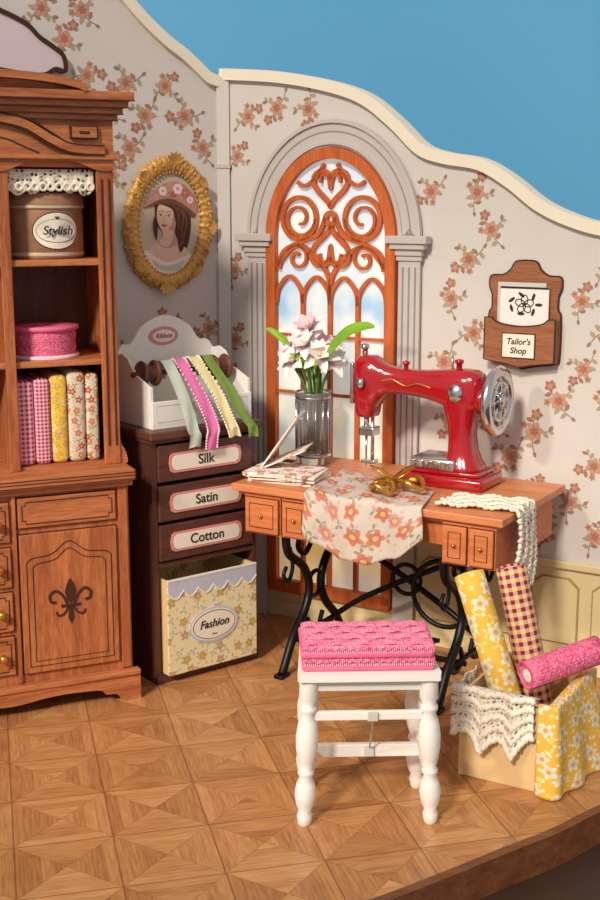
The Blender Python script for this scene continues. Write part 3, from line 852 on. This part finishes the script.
fb.box(x0, x0+.008, y0+.008, y1-.008, z0, z1, 'card'); fb.box(x1-.008, x1, y0+.008, y1-.008, z0, z1, 'card')
fb.box(x0+.008, x1-.008, y0+.008, y1-.008, z0, z0+.008, 'card')
sc_ = [(x0, z1+.001), (x0, z1-.045)]
n = 6
for k in range(n):
    xa = x0+(x1-x0)*k/n; xb = x0+(x1-x0)*(k+1)/n
    for q in range(1, 9):
        t = q/8; sc_.append((xa+(xb-xa)*t, z1-.045-.028*sin(pi*t)))
sc_.append((x1, z1+.001))
fb.prism(sc_, y0-.0015, y0, 'lav')
fb.ribbon(sc_[1:-1], .005, y0-.003, y0, 'cream')
fb.ribbon([(x0, z1), (x1, z1)], .006, y0-.003, y0+.008, 'cream')
fb.prism(ell((x0+x1)/2, .20, .112, .070, n=32), y0-.003, y0, 'lav'); fb.prism(ell((x0+x1)/2, .20, .104, .062, n=32), y0-.004, y0, 'cream')
fb.ribbon(ell((x0+x1)/2, .20, .096, .055, n=32), .0025, y0-.0045, y0, 'ink', True)
fb.text('Fashion', .044, (x0+x1)/2, y0-.005, .205, 'ink', .25)
fb.text('~', .04, (x0+x1)/2, y0-.005, .165, 'gold')
fb.done()

# ------------------------------------------------------------ ribbon caddy
cd = Ob('ribbon_caddy', CH, CR)
cz = h+.0005
x0, x1, y0, y1 = .035, .480, .05, .32
back = [(x0, cz), (x1, cz), (x1, cz+.25)]+cr([(x1, cz+.25), (x1-.03, cz+.285), (x1-.07, cz+.29), (x1-.12, cz+.35), ((x0+x1)/2, cz+.39), (x0+.12, cz+.35), (x0+.07, cz+.29), (x0+.03, cz+.285), (x0, cz+.25)], 5)[1:]
cd.prism(back, y1-.012, y1, 'white')
cd.box(x0, x1, y0, y1-.012, cz, cz+.012, 'white')
cd.box(x0, x1, y0, y0+.010, cz+.012, cz+.10, 'white', .002)
cd.ribbon([(x0+.02, cz+.025), (x1-.02, cz+.025), (x1-.02, cz+.085), (x0+.02, cz+.085)], .003, y0-.001, y0, 'whited', True)
side = [(y0+.010, cz+.012), (y1-.012, cz+.012), (y1-.012, cz+.25), (y1-.06, cz+.26), (y1-.10, cz+.245), (y1-.15, cz+.19), (y0+.010, cz+.15)]
SW = Matrix(((0, 1, 0, 0), (1, 0, 0, 0), (0, 0, 1, 0), (0, 0, 0, 1)))
cd.M = SW
cd.prism(side, x0, x0+.010, 'white'); cd.prism(side, x1-.010, x1, 'white')
cd.M = Matrix.Identity(4)
cd.prism(ell((x0+x1)/2-.01, cz+.31, .066, .036, n=30), y1-.0155, y1-.012, 'pink')
cd.prism(ell((x0+x1)/2-.01, cz+.31, .050, .024, n=30), y1-.017, y1-.0155, 'cream')
cd.text('Ribbon', .026, (x0+x1)/2-.01, y1-.018, cz+.31, 'lip', .2)
ry, rz_ = .17, cz+.19
cd.tube([(x0-.012, ry, rz_), (x1+.012, ry, rz_)], .010, 'spool')
for xs in (.085, .405):
    for q in (0, .055):
        cd.lathe([(.001, -.007), (.045, -.007), (.05, 0), (.045, .007), (.001, .007)], (xs+q-.02, ry, rz_), 'spool', 24, 'x')
    cd.lathe([(.03, 0), (.03, .045)], (xs-.015, ry, rz_), 'spool', 20, 'x')
for i, (xa, m, ww, xb, zb_) in enumerate(((.165, 'r_mint', .050, .155, .865), (.225, 'r_pink', .05, .240, .85), (.290, 'r_cream', .047, .335, .885), (.350, 'r_green', .045, .415, .875))):
    path = cr([(xa, ry+.03, rz_-.03), (xa, ry+.035, rz_+.02), (xa, ry, rz_+.045+.002*i), (xa+.002, ry-.04, rz_+.02), ((xa*2+xb)/3, .035, cz+.118), ((xa+xb)/2, -.008, cz+.055), (xb, -.030, cz-.005), (xb+.004, -.034, (cz+zb_+.05)/2), (xb+.006, -.032, zb_+.03)], 6)
    N_ = len(path)-1
    def rf(u, v, path=path, ww=ww, N_=N_, i=i):
        k = min(N_, int(round(u*N_))); p = path[k]
        x_ = p[0]+(v-.5)*ww+.008*sin(u*9+i*2)*u
        return (x_, p[1]+.004*sin(v*pi*2+u*14+i)*u, p[2]+(.012*(.5-abs(v-.5)) if k == N_ else 0))
    cd.surf(rf, N_, 6, m)
    if m in ('r_pink', 'r_cream'):
        for e in (0, 1):
            for k in range(4, N_, 1):
                p = rf(k/N_, e); cd.ball((p[0], p[1]-.002, p[2]), .0045, 'cream' if m == 'r_cream' else 'petal2', 6)
cd.done()

# ------------------------------------------------------------ sewing table
TB = (-.258, 4.575, 0)
tb = Ob('treadle_table', TB, RW)
TL, TD, TH = 1.085, .62, .75
tb.box(0, TL, 0, TD, TH-.028, TH, 'tab', .004)
tb.box(.02, TL-.02, .02, TD-.02, TH-.04, TH-.028, 'tabe')
tb.box(.33, .86, .05, .065, TH-.13, TH-.04, 'tabe'); tb.box(.04, TL-.04, TD-.05, TD-.035, TH-.16, TH-.04, 'tabe')
def drw(a, b, nd):
    tb.box(a, b, .02, TD-.05, TH-.185, TH-.04, 'tabe')
    wd = (b-a)/nd
    for k in range(nd):
        xa, xb = a+k*wd+.006, a+(k+1)*wd-.006
        tb.box(xa-.003, xb+.003, .0185, .0205, TH-.181, TH-.045, 'burn')
        tb.box(xa, xb, .008, .02, TH-.178, TH-.048, 'tabe', .003)
        i = .02
        tb.ribbon([(xa+i, TH-.158), (xb-i, TH-.158), (xb-i, TH-.068), (xa+i, TH-.068)], .003, .006, .008, 'burn', True)
        tb.ball(((xa+xb)/2, .0, TH-.113), .008, 'gold', 8)
drw(.05, .205, 1); drw(.212, .33, 1); drw(.86, 1.055, 2)
tb.box(.33, .345, .02, TD-.05, TH-.15, TH-.04, 'tabe')
def leg(xs):
    for sy in (1, -1):
        yc = .30
        P = [(xs, yc-sy*.22, .56), (xs, yc-sy*.20, .48), (xs, yc-sy*.09, .40), (xs, yc-sy*.045, .31), (xs, yc-sy*.08, .22), (xs, yc-sy*.17, .13), (xs, yc-sy*.23, .04), (xs, yc-sy*.25, .014)]
        tb.tube(cr(P, 6), .017, 'iron', 10)
        P2 = [(xs, yc-sy*.10, .555), (xs, yc-sy*.13, .49), (xs, yc-sy*.08, .45), (xs, yc-sy*.03, .49), (xs, yc-sy*.06, .52)]
        tb.tube(cr(P2, 6), .010, 'iron', 8)
        P3 = [(xs, yc-sy*.16, .14), (xs, yc-sy*.10, .10), (xs, yc-sy*.04, .13), (xs, yc-sy*.06, .18)]
        tb.tube(cr(P3, 6), .010, 'iron', 8)
        P4 = [(xs, yc-sy*.19, .50), (xs, yc-sy*.17, .42), (xs, yc-sy*.20, .37), (xs, yc-sy*.235, .40), (xs, yc-sy*.215, .43)]
        tb.tube(cr(P4, 6), .008, 'iron', 8)
        tb.box(xs-.02, xs+.02, yc-sy*.25-.03, yc-sy*.25+.03, 0, .016, 'iron', .004)
    tb.tube([(xs, .08, .56), (xs, .52, .56)], .012, 'iron')
    tb.tube([(xs, .13, .13), (xs, .47, .13)], .010, 'iron')
    tb.tube([(xs, .30+.05*cos(a), .31+.05*sin(a)) for a in [2*pi*i/20 for i in range(20)]], .009, 'iron', 8, closed=True)
leg(.19); leg(.84)
for s_ in (1, -1):
    a, b = (.19, .84) if s_ > 0 else (.84, .19)
    tb.tube(cr([(a, .46, .53), (a+s_*.12, .46, .44), (.515, .46, .335), (b-s_*.12, .46, .22), (b, .46, .13)], 6), .012, 'iron')
tb.tube([(.515+.06*cos(a), .455, .335+.06*sin(a)) for a in [2*pi*i/20 for i in range(20)]], .009, 'iron', 8, closed=True)
tb.tube([(.19, .30, .10), (.84, .30, .10)], .011, 'iron')
tb.tube([(.19, .13, .13), (.84, .13, .13)], .008, 'iron')
for k in range(7):
    tb.box(.34+k*.05, .365+k*.05, .17, .43, .112, .122, 'iron')
tb.box(.33, .67, .16, .175, .11, .124, 'iron'); tb.box(.33, .67, .425, .44, .11, .124, 'iron')
tb.tube([(.70+.13*cos(a), .40, .32+.13*sin(a)) for a in [2*pi*i/28 for i in range(28)]], .010, 'iron', 8, closed=True)
tb.done()

tc = Ob('floral_table_runner', TB, RW)
def cf(u, v):
    xl = .325+.47*u
    bot = .235*sin(pi*min(1, max(0, .10+.82*u)))**.5*(1-.10*u)+.005*sin(u*25)
    yin = .41-.17*u
    tot = yin+bot; q = v*tot
    if q <= yin:
        y_ = yin-q; rip = .004+.005*sin(u*14+y_*16)*(.3+q/yin*.7)
        return (xl-.07*(1-q/yin), y_-.004, TH+.0025+max(0, rip))
    e = q-yin
    bulge = .006+.014*(1+sin(u*15+1))*min(1, e/.08)
    return (xl+.01*sin(e*20+u*6), -.006-bulge, TH+.004-e)
tc.surf(cf, 80, 50, 'f_cloth', .50, .62)
tc.done(.003)

lr = Ob('crochet_lace_runner', TB, RW)
def lrf(u, v):
    Lt = .275; Lh = .29; q = u*(Lt+Lh)
    if q < Lt:
        x_ = .815+q; y_ = .05+.15*v+.02*sin(q*9)+.04*(q/Lt)
        return (x_, y_, TH+.008+.004*(1+sin(q*60+v*6)))
    e = q-Lt
    return (TL+.010+.006*(1+sin(v*16+e*20)), .103+.15*v+.015*sin(e*14), TH+.004-e)
lr.surf(lrf, 90, 16, 'lace', .57, .16)
for vv in (0, 1, .33, .66):
    pts = []
    for i in range(0, 121):
        p = lrf(i/120, vv)
        pts.append((p[0]+.003*sin(i*2.1), p[1]+.008*cos(i*1.3), p[2]+.002))
    lr.tube(pts, .0042, 'cream', 6)
lr.done(.006)

# ------------------------------------------------------------ sewing machine
sm = Ob('sewing_machine', TB, RW)
MX, MY, MZ = .325, .42, TH+.001
sm.M = Matrix.Translation((.308, 0, 0)) @ Matrix.Diagonal((.90, 1, 1, 1)) @ Matrix.Translation((-MX, 0, 0))
sm.box(MX+.265, MX+.63, MY-.105, MY+.105, MZ, MZ+.045, 'red', .014, 4)
sm.box(MX+.29, MX+.60, MY-.08, MY+.08, MZ+.045, MZ+.062, 'red', .006, 3)
sm.box(MX+.30, MX+.50, MY-.088, MY+.07, MZ+.060, MZ+.105, 'chrome', .010, 3)
for k in range(5):
    sm.box(MX+.305+k*.038, MX+.328+k*.038, MY-.096, MY-.085, MZ+.068, MZ+.098, 'chrome', .004)
arm = [(-.006, .356, .020, .05), (0, .356, .040, .080), (.012, .356, .055, .098), (.035, .358, .061, .104), (.075, .358, .062, .104), (.098, .358, .060, .096), (.12, .364, .054, .074), (.15, .370, .047, .056), (.20, .370, .044, .048),
       (.28, .368, .045, .050), (.34, .366, .048, .055), (.40, .362, .054, .066), (.45, .356, .060, .078), (.50, .352, .063, .083), (.545, .352, .062, .080), (.570, .352, .052, .068), (.582, .352, .032, .045)]
sm.loft([(MX+x_, MY, MZ+zc, hy, hz_) for x_, zc, hy, hz_ in arm], 'x', 'red')
pil = [(.060, .505, .085, .082), (.075, .503, .082, .080), (.095, .500, .070, .070), (.13, .497, .058, .060), (.18, .493, .053, .056), (.23, .490, .057, .057), (.28, .485, .070, .060), (.33, .482, .085, .062), (.37, .482, .08, .060)]
sm.loft([(MZ+z_, MX+xc, MY, hx_, hy) for z_, xc, hx_, hy in pil], 'z', 'red', p=2.8)
sm.loft([(MZ+z_, MX+.052, MY, hx_, hy) for z_, hx_, hy in ((.222, .030, .035), (.226, .040, .044), (.24, .046, .050), (.28, .050, .055), (.33, .052, .058))], 'z', 'red')
sm.box(MX-.020, MX-.002, MY-.033, MY+.033, MZ+.27, MZ+.43, 'chrome', .006, 3)
sm.tube([(MX+.045, MY, MZ+.24), (MX+.045, MY, MZ+.15)], .012, 'chrome')
sm.tube([(MX+.045, MY, MZ+.15), (MX+.045, MY, MZ+.03)], [.006, .003], 'chrome')
sm.tube([(MX+.075, MY, MZ+.24), (MX+.075, MY, MZ+.05)], .008, 'chrome')
sm.box(MX+.03, MX+.095, MY-.02, MY+.02, MZ+.040, MZ+.055, 'chrome', .004)
sm.box(MX+.025, MX+.095, MY-.03, MY+.03, MZ+.15, MZ+.185, 'chrome', .005)
for (x, r_, h_, zb) in ((.035, .012, .045, .455), (.23, .010, .03, .415), (.47, .012, .035, .430)):
    sm.lathe([(r_, 0), (r_, h_*.6), (r_*1.5, h_*.65), (r_*1.5, h_), (.001, h_+.004)], (MX+x, MY, MZ+zb), 'chrome' if x < .1 else 'red', 14)
sm.tube([(MX+.44, MY, MZ+.42), (MX+.44, MY, MZ+.48)], .005, 'chrome')
sm.lathe([(.001, -.026), (.018, -.026), (.02, -.014), (.01, -.012), (.01, 0)], (MX+.055, MY-.058, MZ+.36), 'chrome', 18, 'y')
sm.lathe([(.001, -.012), (.030, -.012), (.034, -.004), (.034, .004)], (MX+.485, MY-.060, MZ+.35), 'chrome', 22, 'y')
sm.tube(cr([(MX+.14, MY-.050, MZ+.37), (MX+.19, MY-.047, MZ+.38), (MX+.25, MY-.047, MZ+.36), (MX+.31, MY-.049, MZ+.372), (MX+.37, MY-.052, MZ+.36)], 6), .003, 'gold', 6)
hx, hz, hr = MX+.640, MZ+.325, .108
sm.lathe([(.03, -.08), (.035, -.02), (.026, .02), (.03, .026), (.001, .03)], (hx, MY, hz), 'chrome', 24, 'x')
pts = [(hx, MY+hr*cos(a), hz+hr*sin(a)) for a in [2*pi*i/40 for i in range(40)]]
sm.tube(pts, .022, 'chrome', 12, closed=True)
sm.tube([(hx+.012, MY+.070*cos(a), hz+.070*sin(a)) for a in [2*pi*i/32 for i in range(32)]], .007, 'chrome', 8, closed=True)
for k in range(8):
    a = 2*pi*k/8
    sm.tube([(hx+.010, MY+.02*cos(a), hz+.02*sin(a)), (hx+.004, MY+hr*cos(a), hz+hr*sin(a))], [.012, .009], 'chrome', 8)
sm.lathe([(.040, -.085), (.055, -.075), (.055, -.04), (.03, -.03)], (hx, MY, hz), 'red', 24, 'x')
sm.done()

gs = Ob('gold_scissors', TB, RW)
bx, by, bz = .59, .18, TH+.018
gs.M = Matrix.Translation((bx, by, bz)) @ Matrix.Rotation(radians(35), 4, 'Z') @ Matrix.Scale(1.2, 4)
for sx in (-1, 1):
    gs.tube(cr([(sx*.045+.034*cos(a), -.06+.042*sin(a), .004*sx+.02+.012*sin(a*2)) for a in [2*pi*i/8 for i in range(8)]], 4, True), .0065, 'gold', 8, closed=True)
    gs.tube([(sx*.03, -.02, .015), (0, .01, .008)], [.007, .008], 'gold', 8)
    gs.petal((0, 0, .008+sx*.002), (-sx*.18, 1, 0), (0, 0, 1), .15, .011, 0, 'gold', cup=.1)
    gs.petal((0, -.01, .025), (sx*1, .35, .45), (0, 0, 1), .085, .020, .1, 'gold')
    gs.petal((0, -.01, .022), (sx*1, -.45, .25), (0, 0, 1), .075, .016, -.2, 'gold')
gs.ball((0, .005, .02), .012, 'gold', 10)
gs.done(.003)

bk = Ob('pattern_booklets', TB, RW)
z_ = TH+.0012
for i, (cx, cy, r_, m) in enumerate(((.155, .17, 6, 'cream'), (.14, .18, -4, 'f_book'), (.16, .16, 12, 'cream'), (.145, .155, 2, 'f_book'), (.16, .15, 14, 'cream'), (.145, .145, 8, 'f_book'))):
    bk.M = Matrix.Translation((cx, cy, 0)) @ Matrix.Rotation(radians(r_), 4, 'Z')
    bk.box(-.13, .13, -.10, .10, z_, z_+.0065, m)
    z_ += .0068
bk.M = Matrix.Translation((.030, .20, z_)) @ Matrix.Rotation(radians(20), 4, 'Z') @ Matrix.Rotation(radians(-55), 4, 'Y')
bk.box(0, .24, -.09, .09, 0, .004, 'cream'); bk.box(.0, .24, -.09, .09, .0042, .006, 'lav')
bk.M = Matrix.Translation((.040, .19, z_)) @ Matrix.Rotation(radians(20), 4, 'Z') @ Matrix.Rotation(radians(-24), 4, 'Y')
bk.box(0, .18, -.09, .09, 0, .004, 'f_book')
bk.done()

# ------------------------------------------------------------ vase with flowers
vs_ = Ob('flower_vase', TB, RW)
vc = (.080, .47, TH+.001)
vs_.lathe([(.001, 0), (.062, 0), (.068, .008), (.069, .03), (.066, .15), (.072, .28), (.076, .292), (.070, .292), (.062, .15), (.062, .03), (.001, .02)], vc, 'glass', 32, cap=False)
for zz in (.03, .265):
    vs_.lathe([(.0695, zz), (.074, zz+.006), (.0695, zz+.012)], vc, 'chrome', 32, cap=False)
for k in range(14):
    a = 2*pi*k/14
    vs_.tube([(vc[0]+.069*cos(a), vc[1]+.069*sin(a), vc[2]+.05), (vc[0]+.070*cos(a), vc[1]+.070*sin(a), vc[2]+.26)], .003, 'chrome', 6)
heads = []
random.seed(11)
for k in range(9):
    a = 2.4*k; rr = .028*sqrt(k)
    hx_ = vc[0]-.01+rr*cos(a)*1.1; hy_ = vc[1]-.01+rr*sin(a)*.7; hz_ = vc[2]+.530-.040*sqrt(k)-.2*rr+.014*random.random()
    heads.append((hx_, hy_, hz_))
    vs_.tube(cr([(vc[0]+.02*cos(a), vc[1]+.02*sin(a), vc[2]+.03), (vc[0]+.03*cos(a), vc[1]+.03*sin(a), vc[2]+.28), (hx_, hy_, hz_-.03)], 5), .006, 'stem', 6)
for i, hh in enumerate(heads):
    out = Vector((hh[0]-vc[0], hh[1]-vc[1]-.05, .08)).normalized()
    q = out.to_track_quat('Z', 'Y').to_matrix()
    for ringk, (el, ln, mm) in enumerate(((.45, .085, 'petal'), (.95, .075, 'petal2' if i % 3 == 0 else 'petal'))):
        for k in range(6):
            a = 2*pi*k/6+ringk*.5+i
            dv = q @ Vector((cos(a)*cos(el), sin(a)*cos(el), sin(el)))
            vs_.petal(hh, dv, q @ Vector((0, 0, 1)), ln, .022, -.30 if ringk == 0 else -.1, mm)
    for k in range(4):
        dv = q @ Vector((.3*cos(k*1.6), .3*sin(k*1.6), 1)); hv = Vector(hh)
        vs_.tube([tuple(hv), tuple(hv+dv*.035)], .002, 'r_cream', 5); vs_.ball(tuple(hv+dv*.036), .0045, 'r_cream', 6)
for (pts, w_) in (([(0, 0, .26), (.03, -.03, .38), (.10, -.05, .47), (.19, -.08, .545), (.28, -.10, .575), (.33, -.11, .575)], .026), ([(0, 0, .26), (-.04, -.03, .40), (-.09, -.04, .47), (-.15, -.05, .52), (-.19, -.05, .535)], .022), ([(0, 0, .26), (.01, -.05, .36), (-.01, -.08, .42), (-.05, -.10, .45)], .020), ([(0, 0, .26), (.02, -.05, .36), (.05, -.08, .41), (.08, -.10, .42)], .018)):
    P = cr(pts, 6); N_ = len(P)-1
    def lf2(u, v, P=P, N_=N_, w_=w_):
        k = min(N_, int(round(u*N_))); p = P[k]; vv = v*2-1; ww = w_*sin(pi*(u*.92+.05))**.8
        return (vc[0]+p[0]-vv*ww*.25, vc[1]+p[1]+vv*ww*.35+abs(vv)*ww*.35, vc[2]+p[2]+vv*ww*.85)
    vs_.surf(lf2, N_, 6, 'green')
vs_.done()

# ------------------------------------------------------------ letter pocket
lp = Ob('wall_letter_pocket', CORNER, RW)
a, b = T(1.205), T(1.485); z0, z1 = Z(1.175), Z(1.575); xm = (a+b)/2; w2 = (b-a)/2
outl = cr([(xm, z1), (xm+.04, z1-.005), (xm+.06, z1-.035), (xm+.09, z1-.055), (xm+w2-.005, z1-.06), (xm+w2, z1-.10)], 4)
outl += cr([(xm+w2-.012, z1-.13), (xm+w2-.012, z1-.18), (xm+w2, z1-.21), (xm+w2, z0+.05), (xm+w2-.015, z0+.025), (xm+.05, z0+.012), (xm, z0)], 4)
outl += [(2*xm-p[0], p[1]) for p in reversed(outl[1:-1])]
lp.prism(outl, -.012, -.001, 'pocket'); lp.ribbon(outl, .005, -.013, -.001, 'burn', True)
frp = [(a+.004, z0+.195)]+cr([(a+.03, z0+.195), (a+.06, z0+.175), (xm, z0+.165), (b-.06, z0+.175), (b-.03, z0+.195)], 4)+[(b-.004, z0+.195), (b-.004, z0+.035), (xm+.05, z0+.022), (xm, z0+.012), (xm-.05, z0+.022), (a+.004, z0+.035)]
lp.prism(frp, -.060, -.051, 'pocket'); lp.ribbon(frp, .004, -.062, -.0505, 'burn', True)
lp.box(a+.012, b-.012, -.051, -.012, z0+.03, z0+.042, 'pocket')
lp.box(a+.004, a+.014, -.051, -.012, z0+.03, z0+.19, 'pocket'); lp.box(b-.014, b-.004, -.051, -.012, z0+.03, z0+.19, 'pocket')
lp.box(xm-.105, xm+.085, -.020, -.015, z0+.06, z0+.325, 'whited'); lp.box(xm-.09, xm+.10, -.030, -.025, z0+.06, z0+.31, 'white')
lp.box(xm-.09, xm+.10, -.0305, -.030, z0+.302, z0+.31, 'ink')
for k in range(5):
    t_ = 2*pi*k/5+.3; lp.ribbon(ell(xm+.006+.018*cos(t_), z0+.245+.016*sin(t_), .019, .013, t_, 14), .0035, -.0315, -.030, 'ink', True)
for k in range(7):
    t_ = 2*pi*k/7; lp.prism(ell(xm+.006+.056*cos(t_), z0+.245+.036*sin(t_), .015, .006, t_*1.4, 8), -.0315, -.030, 'ink')
lp.box(xm-.066, xm+.066, -.0635, -.060, z0+.045, z0+.140, 'burn'); lp.box(xm-.062, xm+.062, -.065, -.0635, z0+.049, z0+.136, 'cream')
lp.text("Tailor's", .032, xm, -.066, z0+.108, 'ink', .2); lp.text('Shop', .032, xm, -.066, z0+.074, 'ink', .2)
lp.done()

# ------------------------------------------------------------ stool
so = Ob('wooden_stool', (.0, 3.36, 0), 0)
MM = Matrix.Translation((.198, 0, 0)) @ Matrix.Rotation(radians(2), 4, 'Z')
SH = .475; SD = .27
top = [(-.20, -.02), (.20, -.02), (.205, -.005), (.19, SD-.01), (.18, SD+.005), (-.18, SD+.005), (-.19, SD-.01), (-.205, -.005)]
so.M = MM @ SWAP
so.prism(top, SH-.022, SH, 'white')
so.M = MM
so.box(-.165, .165, .012, .024, SH-.06, SH-.022, 'white'); so.box(-.165, .165, SD-.03, SD-.018, SH-.06, SH-.022, 'white')
lp_ = [(.016, 0), (.020, .006), (.023, .03), (.018, .045), (.027, .065), (.032, .10), (.027, .13), (.018, .15), (.024, .16), (.024, .168), (.018, .178), (.025, .20), (.032, .24), (.033, .28), (.027, .32), (.019, .345), (.026, .355), (.026, .365), (.019, .375), (.027, .39), (.028, SH-.022)]
for sx in (-1, 1):
    for y_ in (.018, SD-.024):
        ex = sx*(.172 if y_ < .1 else .160)
        so.M = MM @ Matrix(((1, 0, -sx*.03, ex+sx*.013), (0, 1, 0, y_), (0, 0, 1, 0), (0, 0, 0, 1)))
        so.lathe(lp_, (0, 0, 0), 'white', 20)
    so.M = MM
    so.box(sx*.168-.008, sx*.168+.008, .03, SD-.04, .16, .20, 'white', .003)
    so.box(sx*.164-.008, sx*.164+.008, .03, SD-.04, .31, .34, 'white', .003)
so.box(-.16, .16, .12, .14, .160, .200, 'white', .003)
so.box(-.155, .155, .008, .024, .325, .352, 'white', .003); so.box(-.155, .155, SD-.03, SD-.016, .325, .352, 'white', .003)
so.tube([(.012, .004, .335), (.012, .10, .20)], .003, 'chrome', 8)
so.box(-.004, .026, -.001, .008, .325, .352, 'whited', .002); so.box(-.004, .026, .11, .12, .165, .195, 'whited', .002)
so.done()

st = Ob('folded_pink_fabric', (.198, 3.36, 0), 2)
z_ = SH+.001
for k in range(4):
    e = .004*sin(k*2.3); h_ = .021 if k < 3 else .016
    m = 'fuch' if k % 2 else 'fuch2'
    st.box(-.192+e, .186+e, .002+e, .225, z_, z_+h_, m, .008, 4)
    if k % 2:
        for i in range(63):
            x = -.186+.0059*i
            st.ball((x+e, -.001+e, z_+h_*.5+.004*sin(i*1.7)), (.0038, .0035, .007), 'fuch', 6)
            st.ball((x+e, -.001+e, z_+.001), (.002, .003, .005), 'petal2', 6)
    z_ += h_-.0015
for j in range(4):
    def ff(u, v, j=j):
        return (-.184+.360*u, .010+.052*j+.047*v, z_+.003+.005*sin(v*pi)+.003*sin(u*30+j*2))
    st.surf(ff, 50, 5, 'fuch', 1, 1)
st.done()

# ------------------------------------------------------------ storage box with rolls
BX = (.503, 3.70, 0)
sb = Ob('cardboard_fabric_box', BX, -30)
bl, bd, bh = .31, .42, .275
sb.box(0, bl, 0, .010, 0, bh, 'card'); sb.box(0, bl, bd-.010, bd, 0, bh, 'card')
sb.box(0, .010, .010, bd-.010, 0, bh, 'card'); sb.box(bl-.010, bl, .010, bd-.010, 0, bh, 'card')
sb.box(.010, bl-.010, .010, bd-.010, 0, .010, 'card')
sb.ribbon([(0, .0), (bl, 0)], .004, -.001, .010, 'carde'); sb.ribbon([(0, bh), (bl, bh)], .003, -.001, .010, 'carde')
sb.done()
lb = Ob('lace_drape', BX, -30)
def ld(u, v):
    x = -.014+.262*u; q = v
    zb = .13+.055*abs(sin(u*pi*2.5+.3))-.03*sin(pi*u)
    if q < .18: return (x, .04-(q/.18)*.055, bh+.012+.02*sin(pi*q/.18*.5)-.004*(q/.18))
    e = (q-.18)/.82
    return (x, -.016-.010*(1+sin(u*18)), bh+.03-(bh+.03-zb)*e)
lb.surf(ld, 70, 26, 'lace', .32, .26)
def ld2(u, v):
    y = .0+.22*u
    zb = .15+.05*abs(sin(u*pi*2.2))
    return (-.014-.006*(1+sin(u*14)), -.016+y, bh+.022-(bh+.022-zb)*v)
lb.surf(ld2, 40, 20, 'lace', .24, .2)
for vv, r_ in ((1, .006), (.8, .0035), (.6, .0035), (.4, .0035), (.2, .006)):
    lb.tube([(p[0], p[1]-.003, p[2]+.007*sin(i*1.8)) for i, p in enumerate([ld(i/90, vv) for i in range(91)])], r_, 'cream', 6)
lb.done(.005)

def roll(name, p0, p1, r, mat, core='cream'):
    p0 = Vector(p0); p1 = Vector(p1); ax = (p1-p0); Ln = ax.length
    o = Ob(name)
    o.M = Matrix.Translation(p0) @ ax.normalized().to_track_quat('Z', 'Y').to_matrix().to_4x4()
    def f(u, v):
        t = 2*pi*2.6*u; rr = r*(.80+.20*u)
        return (rr*cos(t), rr*sin(t), Ln*v+.004*sin(t*2)*(v-.5))
    o.surf(f, 90, 8, mat, 2*pi*r*2.4, Ln)
    o.lathe([(r*.42, .004), (r*.42, Ln-.004)], (0, 0, 0), core, 20)
    o.lathe([(r*.82, .006), (r*.82, Ln-.006)], (0, 0, 0), mat, 30)
    return o.done(.0015)
roll('yellow_fabric_roll', (.722, 3.737, .035), (.546, 3.894, .605), .050, 'f_yel')
roll('plaid_fabric_roll', (.8075, 3.8475, .04), (.692, 3.955, .61), .052, 'p_mag')
roll('pink_fabric_roll', (.705, 3.69, .332), (.955, 3.80, .378), .048, 'p_roll')
yd = Ob('yellow_fabric_drape', BX, -30)
def yf(u, v):
    per = .40*u
    if per < .05: bx_, by_, nx, ny = bl-.05+per, 0, 0, -1
    elif per < .09:
        a = (per-.05)/.04*pi/2; bx_, by_, nx, ny = bl+0, 0, sin(a), -cos(a)
    else: bx_, by_, nx, ny = bl, per-.09, 1, 0
    top = bh+.006+.01*u
    if v < .2:
        k = v/.2; off = -.025*(1-k)+.012*k; zz = top+.010*sin(k*pi/2)
    else:
        k = (v-.2)/.8; off = .012+.03*sin(k*pi*.9)*u+.05*k*k*u+.010*(1+sin(u*16))*k; zz = top+.010-(top+.006)*k
    return (bx_+nx*off, by_+ny*off, max(.004, zz))
yd.surf(yf, 60, 40, 'f_yel', .42, .42)
yd.done(.002)

# ------------------------------------------------------------ camera, lights
cam = bpy.data.cameras.new('camera'); co = bpy.data.objects.new('camera', cam); S.collection.objects.link(co)
co.location = (0, 0, H); co.rotation_euler = (radians(90-11.3), 0, 0)
cam.sensor_fit = 'VERTICAL'; cam.sensor_height = 36; cam.sensor_width = 24; cam.lens = 50; cam.clip_end = 100
S.camera = co
def light(name, kind, loc, tgt, energy, col, **kw):
    l = bpy.data.lights.new(name, kind); l.energy = energy; l.color = col
    for k, v in kw.items(): setattr(l, k, v)
    o = bpy.data.objects.new(name, l); S.collection.objects.link(o); o.location = loc
    o.rotation_euler = (Vector(tgt)-Vector(loc)).to_track_quat('-Z', 'Y').to_euler()
    return o
light('sun', 'SUN', (-2.6, -1.6, 4.8), (0, 4, .5), 2.5, (1, .89, .74), angle=radians(7))
light('added_warm_spot', 'SPOT', (-3.2, .6, 3.6), (.15, 4.25, .45), 520, (1, .87, .70), spot_size=radians(32), spot_blend=.9, shadow_soft_size=.2)  # added warm spot that brightens floor, table and machine
w = bpy.data.worlds.new('world'); S.world = w; w.use_nodes = True
bg = w.node_tree.nodes['Background']; bg.inputs[0].default_value = (1, .95, .92, 1); bg.inputs[1].default_value = .43
